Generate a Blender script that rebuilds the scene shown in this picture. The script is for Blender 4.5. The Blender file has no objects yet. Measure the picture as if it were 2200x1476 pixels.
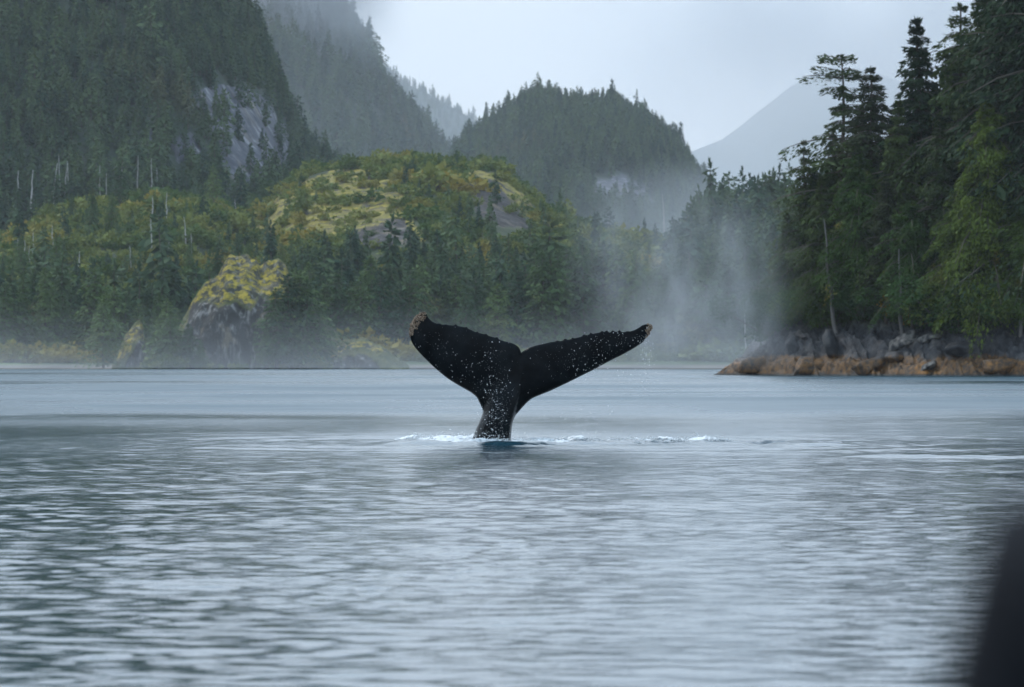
import bpy, math, random
import numpy as np
from mathutils import Vector, geometry

# ------------------------------------------------------------------ camera, light, exposure
scene = bpy.context.scene
COL = scene.collection
FPX, YH, CX, CAMZ = 12222.0, 779.0, 1100.0, 1.4      # focal length in photo pixels, horizon row, centre column, eye height

cam = bpy.data.cameras.new('camera')
cam.lens, cam.sensor_width = 200.0, 36.0
cam.clip_start, cam.clip_end = 0.3, 60000.0
cam.dof.use_dof = True
cam.dof.focus_distance = 100.0
cam.dof.aperture_fstop = 6.7
camo = bpy.data.objects.new('camera', cam); COL.objects.link(camo)
camo.location = (0, 0, CAMZ)
camo.rotation_euler = (math.radians(90) + math.atan((YH - 738.0) / FPX), 0, 0)
scene.camera = camo

SUN_EL, SUN_AZ = math.radians(50), math.radians(-48)    # backlight, high behind the clouds
world = bpy.data.worlds.new('World'); scene.world = world; world.use_nodes = True
nt = world.node_tree; nt.nodes.clear()
wout = nt.nodes.new('ShaderNodeOutputWorld'); bg = nt.nodes.new('ShaderNodeBackground')
sky = nt.nodes.new('ShaderNodeTexSky'); sky.sky_type = 'NISHITA'; sky.sun_disc = False
sky.sun_elevation = SUN_EL; sky.sun_rotation = SUN_AZ; sky.dust_density = 4.0
tc = nt.nodes.new('ShaderNodeTexCoord')
mp = nt.nodes.new('ShaderNodeMapping'); mp.inputs['Scale'].default_value = (1, 1, 1.6)
nz = nt.nodes.new('ShaderNodeTexNoise'); nz.inputs['Scale'].default_value = 11.0
nz.inputs['Detail'].default_value = 4.0; nz.inputs['Roughness'].default_value = 0.5
ramp = nt.nodes.new('ShaderNodeValToRGB')
ramp.color_ramp.elements[0].position = 0.3; ramp.color_ramp.elements[0].color = (0.90, 0.865, 0.795, 1)
ramp.color_ramp.elements[1].position = 0.72; ramp.color_ramp.elements[1].color = (1.08, 1.0, 0.86, 1)
gain = nt.nodes.new('ShaderNodeVectorMath'); gain.operation = 'SCALE'; gain.inputs['Scale'].default_value = 7.5
mx = nt.nodes.new('ShaderNodeMix'); mx.data_type = 'RGBA'; mx.inputs['Factor'].default_value = 0.95
L = nt.links.new
L(tc.outputs['Generated'], mp.inputs['Vector']); L(mp.outputs['Vector'], nz.inputs['Vector'])
L(nz.outputs['Fac'], ramp.inputs['Fac']); L(ramp.outputs['Color'], gain.inputs[0])
sepw = nt.nodes.new('ShaderNodeSeparateXYZ'); L(tc.outputs['Generated'], sepw.inputs[0])
mz = nt.nodes.new('ShaderNodeMath'); mz.operation = 'MAXIMUM'; L(sepw.outputs[2], mz.inputs[0]); mz.inputs[1].default_value = 0.0
cie = nt.nodes.new('ShaderNodeMath'); cie.operation = 'POWER'; L(mz.outputs[0], cie.inputs[0])   # an overcast sky brightens toward the zenith
cie.inputs[1].default_value = 0.5
blu = nt.nodes.new('ShaderNodeVectorMath'); blu.operation = 'MULTIPLY_ADD'; L(cie.outputs[0], blu.inputs[0])   # the cloud deck is thinner and bluer overhead
blu.inputs[1].default_value = (-0.10, 0.44, 1.25); blu.inputs[2].default_value = (1, 1, 1)
gcie = nt.nodes.new('ShaderNodeVectorMath'); gcie.operation = 'MULTIPLY'; L(gain.outputs[0], gcie.inputs[0]); L(blu.outputs[0], gcie.inputs[1])
L(sky.outputs['Color'], mx.inputs[6]); L(gcie.outputs[0], mx.inputs[7])
L(mx.outputs[2], bg.inputs['Color']); bg.inputs['Strength'].default_value = 0.1
L(bg.outputs[0], wout.inputs['Surface'])

sun = bpy.data.lights.new('sun', 'SUN'); sun.energy = 1.5; sun.angle = math.radians(12); sun.color = (1.0, 0.97, 0.92)
suno = bpy.data.objects.new('sun', sun); COL.objects.link(suno)
sd = Vector((math.sin(SUN_AZ) * math.cos(SUN_EL), math.cos(SUN_AZ) * math.cos(SUN_EL), math.sin(SUN_EL)))
suno.rotation_euler = sd.to_track_quat('Z', 'Y').to_euler()

vs = scene.view_settings
vs.view_transform = 'Standard'; vs.look = 'None'; vs.gamma = 1.0; vs.exposure = 0.56; vs.use_curve_mapping = False
cy = scene.cycles
cy.max_bounces = 3; cy.diffuse_bounces = 1; cy.glossy_bounces = 2; cy.transparent_max_bounces = 6
cy.volume_bounces = 0; cy.volume_step_rate = 3.0; cy.volume_max_steps = 32; cy.transmission_bounces = 3
cy.use_denoising = True; cy.use_adaptive_sampling = True; cy.adaptive_threshold = 0.02
cy.caustics_reflective = False; cy.caustics_refractive = False
cy.sample_clamp_indirect = 4.0

# ------------------------------------------------------------------ helpers
def W(px, py, D):
    return np.array([(px - CX) * D / FPX, D, CAMZ + (YH - py) * D / FPX])

def hash2(ix, iy, seed):
    h = (ix.astype(np.int64) * 374761393 + iy.astype(np.int64) * 668265263 + seed * 1442695041) & 0xFFFFFFFF
    h = ((h ^ (h >> 13)) * 1274126177) & 0xFFFFFFFF
    return ((h ^ (h >> 16)) & 0xFFFF) / 65535.0

def vnoise(x, y, seed=0):
    ix = np.floor(x); iy = np.floor(y); fx = x - ix; fy = y - iy
    fx = fx * fx * fx * (fx * (fx * 6 - 15) + 10); fy = fy * fy * fy * (fy * (fy * 6 - 15) + 10)
    a = hash2(ix, iy, seed); b = hash2(ix + 1, iy, seed); c = hash2(ix, iy + 1, seed); d = hash2(ix + 1, iy + 1, seed)
    return (a + (b - a) * fx + (c - a) * fy + (a - b - c + d) * fx * fy) * 2 - 1

def fbm(x, y, seed=0, oct=4, gain=0.5):
    s = 0; a = 1.0; t = 0
    for o in range(oct):
        s = s + a * vnoise(x * 2 ** o + 17.3 * o, y * 2 ** o - 9.1 * o, seed + o); t += a; a *= gain
    return s / t

def smooth(a, b, x):
    t = np.clip((x - a) / (b - a), 0, 1); return t * t * (3 - 2 * t)

def inpoly(px, py, poly):
    px = np.asarray(px, float); py = np.asarray(py, float); r = np.zeros(px.shape, bool)
    n = len(poly)
    for i in range(n):
        x1, y1 = poly[i]; x2, y2 = poly[(i + 1) % n]
        if y1 == y2: continue
        c = ((y1 > py) != (y2 > py)) & (px < (x2 - x1) * (py - y1) / (y2 - y1) + x1)
        r ^= c
    return r

def new_mesh(name, verts, faces, mats=(), smooth_shade=False, mat_idx=None):
    """faces: (N,3) or (N,4) int array, or a list of such arrays"""
    me = bpy.data.meshes.new(name)
    verts = np.asarray(verts, np.float32)
    fl = faces if isinstance(faces, list) else [faces]
    fl = [np.asarray(f, np.int32) for f in fl if len(f)]
    loops = np.concatenate([f.ravel() for f in fl])
    tot = np.concatenate([np.full(len(f), f.shape[1], np.int32) for f in fl])
    start = np.concatenate([[0], np.cumsum(tot)[:-1]]).astype(np.int32)
    me.vertices.add(len(verts)); me.vertices.foreach_set('co', verts.ravel())
    me.loops.add(len(loops)); me.loops.foreach_set('vertex_index', loops)
    me.polygons.add(len(tot)); me.polygons.foreach_set('loop_start', start); me.polygons.foreach_set('loop_total', tot)
    for m in mats: me.materials.append(m)
    if mat_idx is not None: me.polygons.foreach_set('material_index', np.asarray(mat_idx, np.int32))
    if smooth_shade: me.polygons.foreach_set('use_smooth', np.ones(len(tot), bool))
    me.update(calc_edges=True); me.validate()
    return me

def link(name, data, parent=None, loc=(0, 0, 0)):
    o = bpy.data.objects.new(name, data); COL.objects.link(o); o.location = loc
    if parent is not None: o.parent = parent
    return o

def tag(o, label=None, cat=None, group=None, kind=None):
    if label: o['label'] = label
    if cat: o['category'] = cat
    if group: o['group'] = group
    if kind: o['kind'] = kind
    return o

def vattr(me, name, arr):
    a = me.attributes.new(name, 'FLOAT', 'POINT'); a.data.foreach_set('value', np.asarray(arr, np.float32))

def grid_faces(nr, nc):
    i = np.arange(nr - 1)[:, None] * nc + np.arange(nc - 1)[None, :]
    return np.stack([i, i + 1, i + nc + 1, i + nc], -1).reshape(-1, 4)

# ------------------------------------------------------------------ materials
class NT:
    def __init__(s, m): s.t = m.node_tree; s.n = s.t.nodes; s.l = s.t.links
    def add(s, typ, **kw):
        n = s.n.new(typ)
        for k, v in kw.items():
            if k in n.inputs: n.inputs[k].default_value = v
            else: setattr(n, k, v)
        return n
    def link(s, a, b): s.l.new(a, b)
    def val(s, x, inp):
        if hasattr(x, 'is_output'): s.link(x, inp)
        else: inp.default_value = x
    def math(s, op, a, b=0.0, c=None, clamp=False):
        n = s.n.new('ShaderNodeMath'); n.operation = op; n.use_clamp = clamp
        s.val(a, n.inputs[0]); s.val(b, n.inputs[1])
        if c is not None: s.val(c, n.inputs[2])
        return n.outputs[0]
    def mix(s, f, a, b):
        n = s.n.new('ShaderNodeMix'); n.data_type = 'RGBA'
        s.val(f, n.inputs[0])
        s.val(a if hasattr(a, 'is_output') else (*a, 1), n.inputs[6]); s.val(b if hasattr(b, 'is_output') else (*b, 1), n.inputs[7])
        return n.outputs[2]
    def noise(s, vec, scale, detail=3, rough=0.55, mapscale=None, rot=None):
        if mapscale is not None:
            m = s.add('ShaderNodeMapping'); m.inputs['Scale'].default_value = mapscale
            if rot: m.inputs['Rotation'].default_value = rot
            s.link(vec, m.inputs['Vector']); vec = m.outputs['Vector']
        n = s.add('ShaderNodeTexNoise', Scale=scale, Detail=detail, Roughness=rough)
        s.link(vec, n.inputs['Vector']); return n.outputs['Fac']
    def ramp(s, f, a, b):
        n = s.n.new('ShaderNodeMapRange'); n.interpolation_type = 'SMOOTHSTEP'
        s.val(f, n.inputs[0]); n.inputs[1].default_value = a; n.inputs[2].default_value = b
        return n.outputs[0]

def material(name, rough=0.8, spec=0.3):
    m = bpy.data.materials.new(name); m.use_nodes = True
    t = NT(m); b = t.n['Principled BSDF']
    b.inputs['Roughness'].default_value = rough; b.inputs['Specular IOR Level'].default_value = spec
    return m, t, b

def foliage_mat(name, c1, c2, c3=None, trans=0.25, scale=1.4, p3=0.62):
    """leaf colour varies from tree to tree and from clump to clump"""
    m, t, b = material(name, 0.75, 0.15)
    oi = t.add('ShaderNodeObjectInfo'); g = t.add('ShaderNodeNewGeometry')
    n = t.noise(g.outputs['Position'], scale, 3, 0.6)
    f = t.math('MULTIPLY_ADD', oi.outputs['Random'], 0.75, t.math('MULTIPLY', n, 0.5), clamp=False)
    col = t.mix(t.ramp(f, 0.2, 1.0), c1, c2)
    if c3:
        n2 = t.noise(g.outputs['Position'], scale * 0.45, 2, 0.5)
        col = t.mix(t.ramp(n2, p3, p3 + 0.12), col, c3)
    t.link(col, b.inputs['Base Color'])
    tr = t.add('ShaderNodeBsdfTranslucent'); t.link(col, tr.inputs['Color'])
    ms = t.add('ShaderNodeMixShader'); ms.inputs[0].default_value = trans
    t.link(b.outputs[0], ms.inputs[1]); t.link(tr.outputs[0], ms.inputs[2])
    t.link(ms.outputs[0], t.n['Material Output'].inputs['Surface'])
    return m

M = {}
M['fol_near'] = foliage_mat('spruce_needles', (0.017, 0.036, 0.012), (0.060, 0.084, 0.020), (0.10, 0.08, 0.026), scale=0.5)
M['fol_cedar'] = foliage_mat('cedar_sprays', (0.032, 0.068, 0.012), (0.10, 0.135, 0.02), (0.15, 0.12, 0.018), scale=0.5)
M['fol_brown'] = foliage_mat('tired_needles', (0.026, 0.040, 0.015), (0.06, 0.064, 0.024), (0.10, 0.07, 0.022), scale=0.5)
M['fol_shaded'] = foliage_mat('shade_darkened_needles', (0.010, 0.022, 0.009), (0.022, 0.042, 0.014), None)  # darkness of the shaded wood and right edge put into the needle colour
M['fol_shore'] = foliage_mat('shore_needles', (0.028, 0.062, 0.026), (0.105, 0.155, 0.048), (0.15, 0.135, 0.045), scale=0.12)
M['fol_far'] = foliage_mat('hill_needles', (0.026, 0.056, 0.030), (0.085, 0.125, 0.050), (0.115, 0.11, 0.05), scale=0.02)
M['fol_bush'] = foliage_mat('bush_leaves', (0.050, 0.090, 0.022), (0.165, 0.18, 0.042), (0.26, 0.205, 0.042), scale=0.05, p3=0.55)
M['fol_shrub'] = foliage_mat('shrub_leaves', (0.028, 0.066, 0.018), (0.07, 0.12, 0.028), (0.11, 0.11, 0.025), scale=0.4)
M['fol_gold'] = foliage_mat('golden_leaves', (0.30, 0.17, 0.015), (0.42, 0.25, 0.02), None)

def bark_mat(name, c1, c2):
    m, t, b = material(name, 0.9, 0.1)
    tcn = t.add('ShaderNodeTexCoord')
    n = t.noise(tcn.outputs['Object'], 6, 4, 0.6, (1, 1, 0.15))
    t.link(t.mix(n, c1, c2), b.inputs['Base Color']); return m
M['bark'] = bark_mat('bark', (0.05, 0.04, 0.03), (0.16, 0.135, 0.11))
M['grey_wood'] = bark_mat('grey_dead_wood', (0.06, 0.055, 0.05), (0.20, 0.18, 0.16))
M['dead'] = bark_mat('bleached_wood', (0.30, 0.28, 0.26), (0.52, 0.50, 0.47))

def ground_mat(name, soil, soil2, brk=(0.40, 0.52), moss=(0.28, 0.21, 0.038), moss2=(0.12, 0.112, 0.026), rockc=(0.032, 0.027, 0.025), rock2=(0.105, 0.094, 0.086), sc=1.0):
    m, t, b = material(name, 0.9, 0.15)
    g = t.add('ShaderNodeNewGeometry'); P = g.outputs['Position']
    am = t.add('ShaderNodeAttribute', attribute_name='moss'); ar = t.add('ShaderNodeAttribute', attribute_name='rock')
    n1 = t.noise(P, 0.12 * sc, 5, 0.6); n2 = t.noise(P, 0.5 * sc, 4, 0.6)
    n3 = t.noise(P, 0.35 * sc, 5, 0.65, (1, 1, 0.12), (0.0, 0.12, 0.0))
    base = t.mix(t.ramp(n1, 0.3, 0.7), soil, soil2)
    mossc = t.mix(t.ramp(n2, 0.35, 0.65), moss2, moss)
    rk = t.mix(t.ramp(n3, 0.5, 0.68), rockc, rock2)
    rk = t.mix(t.math('MULTIPLY', t.ramp(n1, 0.55, 0.7), 0.35), rk, (0.32, 0.25, 0.16))
    n4 = t.noise(P, 0.22 * sc, 5, 0.7, (1, 1, 1.6))
    base = t.mix(t.math('MULTIPLY', am.outputs['Fac'], 0.8), base, rk)
    c = t.mix(t.math('MULTIPLY', am.outputs['Fac'], t.ramp(n4, *brk)), base, mossc); c = t.mix(ar.outputs['Fac'], c, rk)
    t.link(c, b.inputs['Base Color'])
    bp = t.add('ShaderNodeBump', Strength=0.6, Distance=1.5 / sc); t.link(n2, bp.inputs['Height']); t.link(bp.outputs[0], b.inputs['Normal'])
    return m
M['hill'] = ground_mat('forest_floor', (0.028, 0.038, 0.02), (0.06, 0.065, 0.03))
M['mount'] = ground_mat('mountain_ground', (0.025, 0.038, 0.026), (0.05, 0.058, 0.034), sc=0.5, rockc=(0.075, 0.075, 0.085), rock2=(0.24, 0.23, 0.235))

def shore_rock_mat():
    m, t, b = material('tidal_rock', 0.65, 0.35)
    g = t.add('ShaderNodeNewGeometry'); P = g.outputs['Position']
    sep = t.add('ShaderNodeSeparateXYZ'); t.link(P, sep.inputs[0])
    n1 = t.noise(P, 1.1, 6, 0.65); n2 = t.noise(P, 0.35, 4, 0.6); n3 = t.noise(P, 1.9, 6, 0.7, (1, 1, 0.8))
    rk = t.mix(t.ramp(n1, 0.38, 0.66), (0.008, 0.008, 0.010), (0.045, 0.043, 0.044))
    rk = t.mix(t.math('MULTIPLY', t.ramp(n2, 0.56, 0.68), 0.45), rk, (0.17, 0.15, 0.13))
    weed = t.mix(t.ramp(n3, 0.35, 0.68), (0.016, 0.009, 0.004), (0.16, 0.072, 0.014))
    weed = t.mix(t.math('MULTIPLY', t.ramp(n2, 0.57, 0.68), 0.8), weed, (0.26, 0.11, 0.015))
    zz = t.math('ADD', sep.outputs['Z'], t.math('MULTIPLY_ADD', n2, 3.0, -1.5))
    zz = t.math('ADD', zz, t.math('MULTIPLY_ADD', n1, 0.8, -0.4))
    k = t.ramp(zz, 2.2, 1.75)
    c = t.mix(k, rk, weed)
    c = t.mix(t.ramp(sep.outputs['Z'], 0.28, 0.08), c, (0.012, 0.013, 0.01))
    c = t.mix(t.math('MULTIPLY', t.ramp(sep.outputs['Z'], 4.5, 6.5), t.ramp(n1, 0.3, 0.6)), c, (0.03, 0.035, 0.014))
    t.link(c, b.inputs['Base Color'])
    bp = t.add('ShaderNodeBump', Strength=0.8, Distance=0.25); t.link(n3, bp.inputs['Height']); t.link(bp.outputs[0], b.inputs['Normal'])
    return m
M['tidal'] = shore_rock_mat()

def beach_mat():
    m, t, b = material('beach', 0.9, 0.2)
    g = t.add('ShaderNodeNewGeometry'); P = g.outputs['Position']
    sep = t.add('ShaderNodeSeparateXYZ'); t.link(P, sep.inputs[0])
    n = t.noise(P, 0.06, 4, 0.6); n2 = t.noise(P, 0.4, 4, 0.6)
    c = t.mix(t.ramp(n, 0.35, 0.65), (0.07, 0.06, 0.055), (0.15, 0.125, 0.10))
    gr = t.mix(n2, (0.03, 0.05, 0.02), (0.06, 0.085, 0.03))
    gr = t.mix(t.ramp(sep.outputs['X'], -98, -112), gr, (0.10, 0.15, 0.05))
    c = t.mix(t.ramp(sep.outputs['Z'], 0.7, 1.1), c, gr)
    t.link(c, b.inputs['Base Color']); return m
M['beach'] = beach_mat()

def water_mat():
    m, t, b = material('sea_water', 0.06, 0.5)
    b.inputs['Base Color'].default_value = (0.007, 0.036, 0.052, 1); b.inputs['IOR'].default_value = 1.333
    g = t.add('ShaderNodeNewGeometry'); P = g.outputs['Position']
    n1 = t.noise(P, 1.0, 3, 0.5, (3.0, 3.6, 1)); n2 = t.noise(P, 1.0, 3, 0.55, (9.0, 10.0, 1))
    pat = t.noise(P, 0.03, 2, 0.5, (1.6, 0.7, 1))
    h = t.math('ADD', t.math('MULTIPLY', n1, 0.028), t.math('MULTIPLY', n2, 0.013))
    h = t.math('MULTIPLY', h, t.math('MULTIPLY_ADD', t.ramp(pat, 0.35, 0.65), 0.8, 0.35))
    ua = t.add('ShaderNodeAttribute', attribute_name='unres')   # ripples too small for the mesh become gloss
    t.link(t.math('MULTIPLY_ADD', ua.outputs['Fac'], 0.24, 0.05), b.inputs['Roughness'])
    bp = t.add('ShaderNodeBump', Strength=0.4, Distance=1.0); t.link(h, bp.inputs['Height']); t.link(bp.outputs[0], b.inputs['Normal'])
    return m
M['water'] = water_mat()

def simple(name, col, rough=0.6, spec=0.4, nscale=None, col2=None):
    m, t, b = material(name, rough, spec)
    if nscale:
        g = t.add('ShaderNodeTexCoord'); n = t.noise(g.outputs['Object'], nscale, 4, 0.6)
        t.link(t.mix(t.ramp(n, 0.35, 0.65), col, col2), b.inputs['Base Color'])
    else: b.inputs['Base Color'].default_value = (*col, 1)
    return m

def whale_mat():
    m, t, b = material('whale_skin', 0.28, 0.06)
    tcn = t.add('ShaderNodeTexCoord'); O = tcn.outputs['Object']
    n = t.noise(O, 3.0, 5, 0.6); fine = t.noise(O, 40, 3, 0.6)
    sc = t.noise(O, 2.2, 5, 0.7, (1.0, 1.0, 3.5), (0, 0.5, 0))
    sp = t.add('ShaderNodeTexVoronoi', Scale=26.0); t.link(O, sp.inputs['Vector'])
    c = t.mix(t.ramp(n, 0.35, 0.7), (0.0035, 0.0045, 0.0055), (0.009, 0.011, 0.013))
    scar = t.math('MULTIPLY', t.ramp(sc, 0.66, 0.72), t.ramp(fine, 0.45, 0.62))
    c = t.mix(t.math('MULTIPLY', scar, 0.35), c, (0.30, 0.31, 0.33))
    spot = t.math('MULTIPLY', t.ramp(sp.outputs['Distance'], 0.16, 0.08), t.ramp(n, 0.55, 0.62))
    c = t.mix(t.math('MULTIPLY', spot, 0.10), c, (0.35, 0.36, 0.38))
    t.link(c, b.inputs['Base Color'])
    bp = t.add('ShaderNodeBump', Strength=0.25, Distance=0.03); t.link(t.noise(O, 12, 4, 0.6), bp.inputs['Height']); t.link(bp.outputs[0], b.inputs['Normal'])
    return m
M['whale'] = whale_mat()
M['barnacle'] = simple('barnacle_shell', (0.07, 0.035, 0.018), 0.8, 0.2, 45, (0.42, 0.32, 0.23))
M['jacket'] = simple('black_jacket', (0.007, 0.008, 0.010), 0.8, 0.08, 20, (0.012, 0.013, 0.016))

def foam_lit_drops_mat():
    m, t, b = material('foam_lit_drops', 0.35, 0.5)
    b.inputs['Base Color'].default_value = (0.80, 0.80, 0.78, 1)
    tr = t.add('ShaderNodeBsdfTranslucent'); tr.inputs['Color'].default_value = (0.9, 0.93, 0.95, 1)
    ms = t.add('ShaderNodeMixShader'); ms.inputs[0].default_value = 0.45
    t.link(b.outputs[0], ms.inputs[1]); t.link(tr.outputs[0], ms.inputs[2]); t.link(ms.outputs[0], t.n['Material Output'].inputs['Surface'])
    return m
M['foam_lit_drops'] = foam_lit_drops_mat()

# ------------------------------------------------------------------ sea
def build_sea():
    rows = [3.0, 6.0, 9.0, 12.0]
    while rows[-1] < 150: rows.append(rows[-1] + 0.045 + 0.0014 * (rows[-1] - 12))
    while rows[-1] < 1400: rows.append(rows[-1] + 0.24 * (rows[-1] / 150) ** 2)
    rows += [1800, 3000, 6000, 12000, 25000]
    r = np.array(rows)
    a = np.linspace(-7.2, 7.2, 391)
    out = np.array([8, 9.5, 12, 16, 22, 30, 45, 60, 90, 120, 150, 180.0])
    a = np.radians(np.concatenate([-out[::-1], a, out]))
    R, A = np.meshgrid(r, a, indexing='ij')
    X = R * np.sin(A); Y = R * np.cos(A)
    dr = np.gradient(r)[:, None]; da = np.gradient(a)[None, :]
    sp = np.maximum(dr, 0.15 * dr) + 0 * R; sx = R * da
    rng = np.random.default_rng(5)
    Z = np.zeros_like(X)
    patch = 0.55 + 0.45 * fbm(X / 22, Y / 60, 3, 3)                     # breeze patches
    patch2 = 0.62 + 0.5 * smooth(-4, 14, np.abs(X / np.maximum(Y, 20) * 100 - 2.0)) # calmer slick off the whale
    core = (np.abs(A) < math.radians(7.3))
    Wx = X + 0.35 * fbm(X / 2.3, Y / 3.1, 21, 2); Wy = Y + 0.45 * fbm(X / 1.9, Y / 2.7, 22, 2)
    for k in range(82):
        lam = 0.15 * (6.0 ** rng.random()) if k < 54 else 4 + 5 * rng.random() if k < 64 else 0.9 * 3.5 ** rng.random()
        th = rng.normal(0, 0.85) + 0.10
        kx, ky = math.sin(th) * 2 * math.pi / lam, math.cos(th) * 2 * math.pi / lam
        slope = 0.018 * min(1.0, (0.40 / lam) ** 0.6) if k < 54 else 0.004 if k < 64 else 0.014
        amp = slope * lam / (2 * math.pi)
        fade = smooth(1.8, 3.6, lam / sp) * smooth(2.0, 5.0, lam / np.maximum(np.abs(math.sin(th)) * sx, 1e-3))
        p = kx * Wx + ky * Wy + rng.random() * 6.283
        if k >= 64: fade = fade * smooth(70, 150, Y)
        Z += amp * fade * np.sin(p)
    Z *= np.clip(patch, 0.2, 1.1) * np.clip(patch2, 0.3, 1.2)
    Z *= 1 - 0.55 * np.exp(-((X - 0.1) / 2.4) ** 2 - ((Y - 93.0) / 7.5) ** 2)      # smooth print left by the tail
    # churned water round the tail
    dx = (X - 0.0); dy = (Y - 100.0)
    q = np.hypot(dx / 1.9, dy / 3.2)
    chop = fbm(X / 0.22, Y / 0.55, 31, 4) + 0.6 * fbm(X / 0.6, Y / 1.5, 32, 2)
    Z += 0.060 * chop * np.exp(-(np.maximum(q - 0.6, 0) / 0.45) ** 2) * core
    qr = np.hypot((X - 2.6) / 2.2, (Y - 100.6) / 2.0)
    Z += 0.050 * chop * np.exp(-(qr / 0.8) ** 2) * core
    Z += 0.05 * np.exp(-((q - 1.0) / 0.16) ** 2) * (0.5 + 0.5 * fbm(X / 0.5, Y / 0.7, 33, 2)) * core
    for kk, (lam, am) in enumerate(((1.6, 0.020), (0.95, 0.013))):
        rr = np.hypot(dx, dy * 0.75)
        Z += am * np.sin(rr * 2 * math.pi / lam + 1.3 * fbm(X / 1.2, Y / 1.2, 40 + kk, 2)) * np.exp(-(rr / 9.0) ** 2) * core
    # long low wake lines
    def wake(px0, px1, py, amp, w, wob):
        D = FPX * CAMZ / (py - YH)
        u = X / np.maximum(Y, 1) * FPX + CX
        env = smooth(px0, px0 + 120, u) * (1 - smooth(px1 - 120, px1, u))
        yc = D + wob * fbm(u / 160, u * 0, 50, 3)
        return amp * np.exp(-((Y - yc) / w) ** 2) * env
    Z += wake(-400, 480, 853, 0.10, 1.0, 2.0) + wake(250, 820, 849, 0.06, 1.0, 3.0)
    Z += wake(-400, 1000, 833, 0.05, 2.0, 3.0)
    Z += wake(1780, 2700, 983, 0.035, 0.28, 0.6) + wake(1640, 1900, 958, 0.06, 0.5, 0.8) + wake(1560, 1760, 966, 0.03, 0.25, 0.5)
    Z += wake(1800, 2500, 848, 0.06, 1.2, 2.0)
    nr, nc = X.shape
    V = np.stack([X, Y, Z], -1).reshape(-1, 3)
    f = grid_faces(nr, nc)
    V = np.vstack([V, [[0, 0, 0]]]); c = len(V) - 1
    cap = np.stack([np.full(nc - 1, c), np.arange(1, nc), np.arange(0, nc - 1)], -1)
    me = new_mesh('sea', V, [f[:, ::-1], cap], [M['water']], True)
    slick = fbm(X / 60, Y / 45, 77, 4)
    vattr(me, 'unres', np.append((smooth(0.08, 0.33, sp) * np.clip(0.9 + 0.8 * slick + 0.5 * fbm(X / 9, Y / 22, 78, 3), 0.3, 1.3)).ravel(), 0.0))
    o = link('water', me); tag(o, 'calm rippled grey blue sea water', kind='structure')
build_sea()

# ------------------------------------------------------------------ hills
HILLS = {}
def hill(name, key, sil, Db, Dr, mat, allow=0.0, z0=0.6, nx=240, ny=70, pw=0.9, rough=3.0, nsc=60.0, seed=1, back=0.5, moss=(), rock=(), rockamp=4.0, label=None, kind='structure', front=None):
    sx = np.array([p[0] for p in sil], float); sy = np.array([p[1] for p in sil], float)
    def z_at(px, t):
        px = np.asarray(px, float); t = np.asarray(t, float)
        py = np.interp(px, sx, sy)
        D = Db + (Dr - Db) * t
        Hr = CAMZ + (YH - py) * Dr / FPX - allow
        Hr = np.maximum(Hr, z0 + 0.3)
        up = np.sin(np.clip(t, 0, 1) * math.pi / 2) ** pw
        dn = 1 - np.clip((t - 1) / back, 0, 1) ** 2
        z = z0 + (Hr - z0) * np.where(t <= 1, up, dn)
        x = (px - CX) * D / FPX
        n = fbm(x / nsc, D / nsc, seed, 5, 0.55)
        z = z + rough * n * smooth(0, 0.15, t)
        return x, D, z
    px = np.linspace(sx[0], sx[-1], nx); t = np.concatenate([np.linspace(0, 1, ny), np.linspace(1, 1 + back, 12)[1:]])
    T, PX = np.meshgrid(t, px, indexing='ij')
    X, Y, Z = z_at(PX, T)
    PY = YH - (Z - CAMZ) * FPX / Y
    wx = PX + 9 * fbm(PX / 30, PY / 30, 71, 3); wy = PY + 9 * fbm(PX / 30, PY / 30, 72, 3)
    mo = np.zeros(X.shape); ro = np.zeros(X.shape)
    for p in moss: mo = np.maximum(mo, inpoly(wx, wy, p) * 1.0)
    for p in rock: ro = np.maximum(ro, inpoly(wx, wy, p) * 1.0)
    fr = (T <= 1)
    ro *= fr; mo *= fr
    fold = np.abs(fbm((X + 0.3 * Z) / 9.0 * 1200 / Dr, Z / 22.0 * 1200 / Dr, 81, 5, 0.6))
    Y2 = Y - ro * rockamp * (0.5 - fold * 2.2)
    V = np.stack([X, Y2, Z], -1).reshape(-1, 3)
    # skirt to below the water
    me = new_mesh(name, V, grid_faces(*X.shape), [mat], True)
    vattr(me, 'moss', mo.ravel()); vattr(me, 'rock', ro.ravel())
    o = link(name, me); tag(o, label, kind=kind)
    HILLS[key] = dict(z=z_at, x0=sx[0], x1=sx[-1], moss=moss, rock=rock)
    return o

hill('mountain', 'far', [(1300, 480), (1420, 400), (1470, 340), (1510, 322), (1550, 306), (1600, 268), (1650, 226), (1690, 192), (1730, 165), (1790, 140), (1870, 150), (2000, 190), (2400, 260)],
     27000, 34000, M['mount'], rough=90, nsc=2600, seed=11, nx=160, ny=40, label='pale blue mountain fading into cloud')
hill('mountain', 'ridge3', [(600, 40), (700, 85), (780, 135), (825, 152), (870, 182), (920, 205), (960, 228), (1000, 252), (1050, 282), (1120, 330), (1300, 420)],
     14500, 18000, M['mount'], allow=14, rough=32, nsc=900, seed=12, nx=160, ny=40, label='hazy blue wooded ridge behind')
hill('mountain', 'ridge2', [(250, -260), (380, -170), (500, -90), (600, -50), (690, 6), (740, 38), (790, 112), (820, 178), (850, 226), (900, 270), (930, 308), (960, 343), (1020, 405), (1100, 470)],
     5000, 7000, M['mount'], allow=14, rough=24, nsc=330, seed=13, nx=220, ny=70, label='steep misty wooded mountain')
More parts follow.
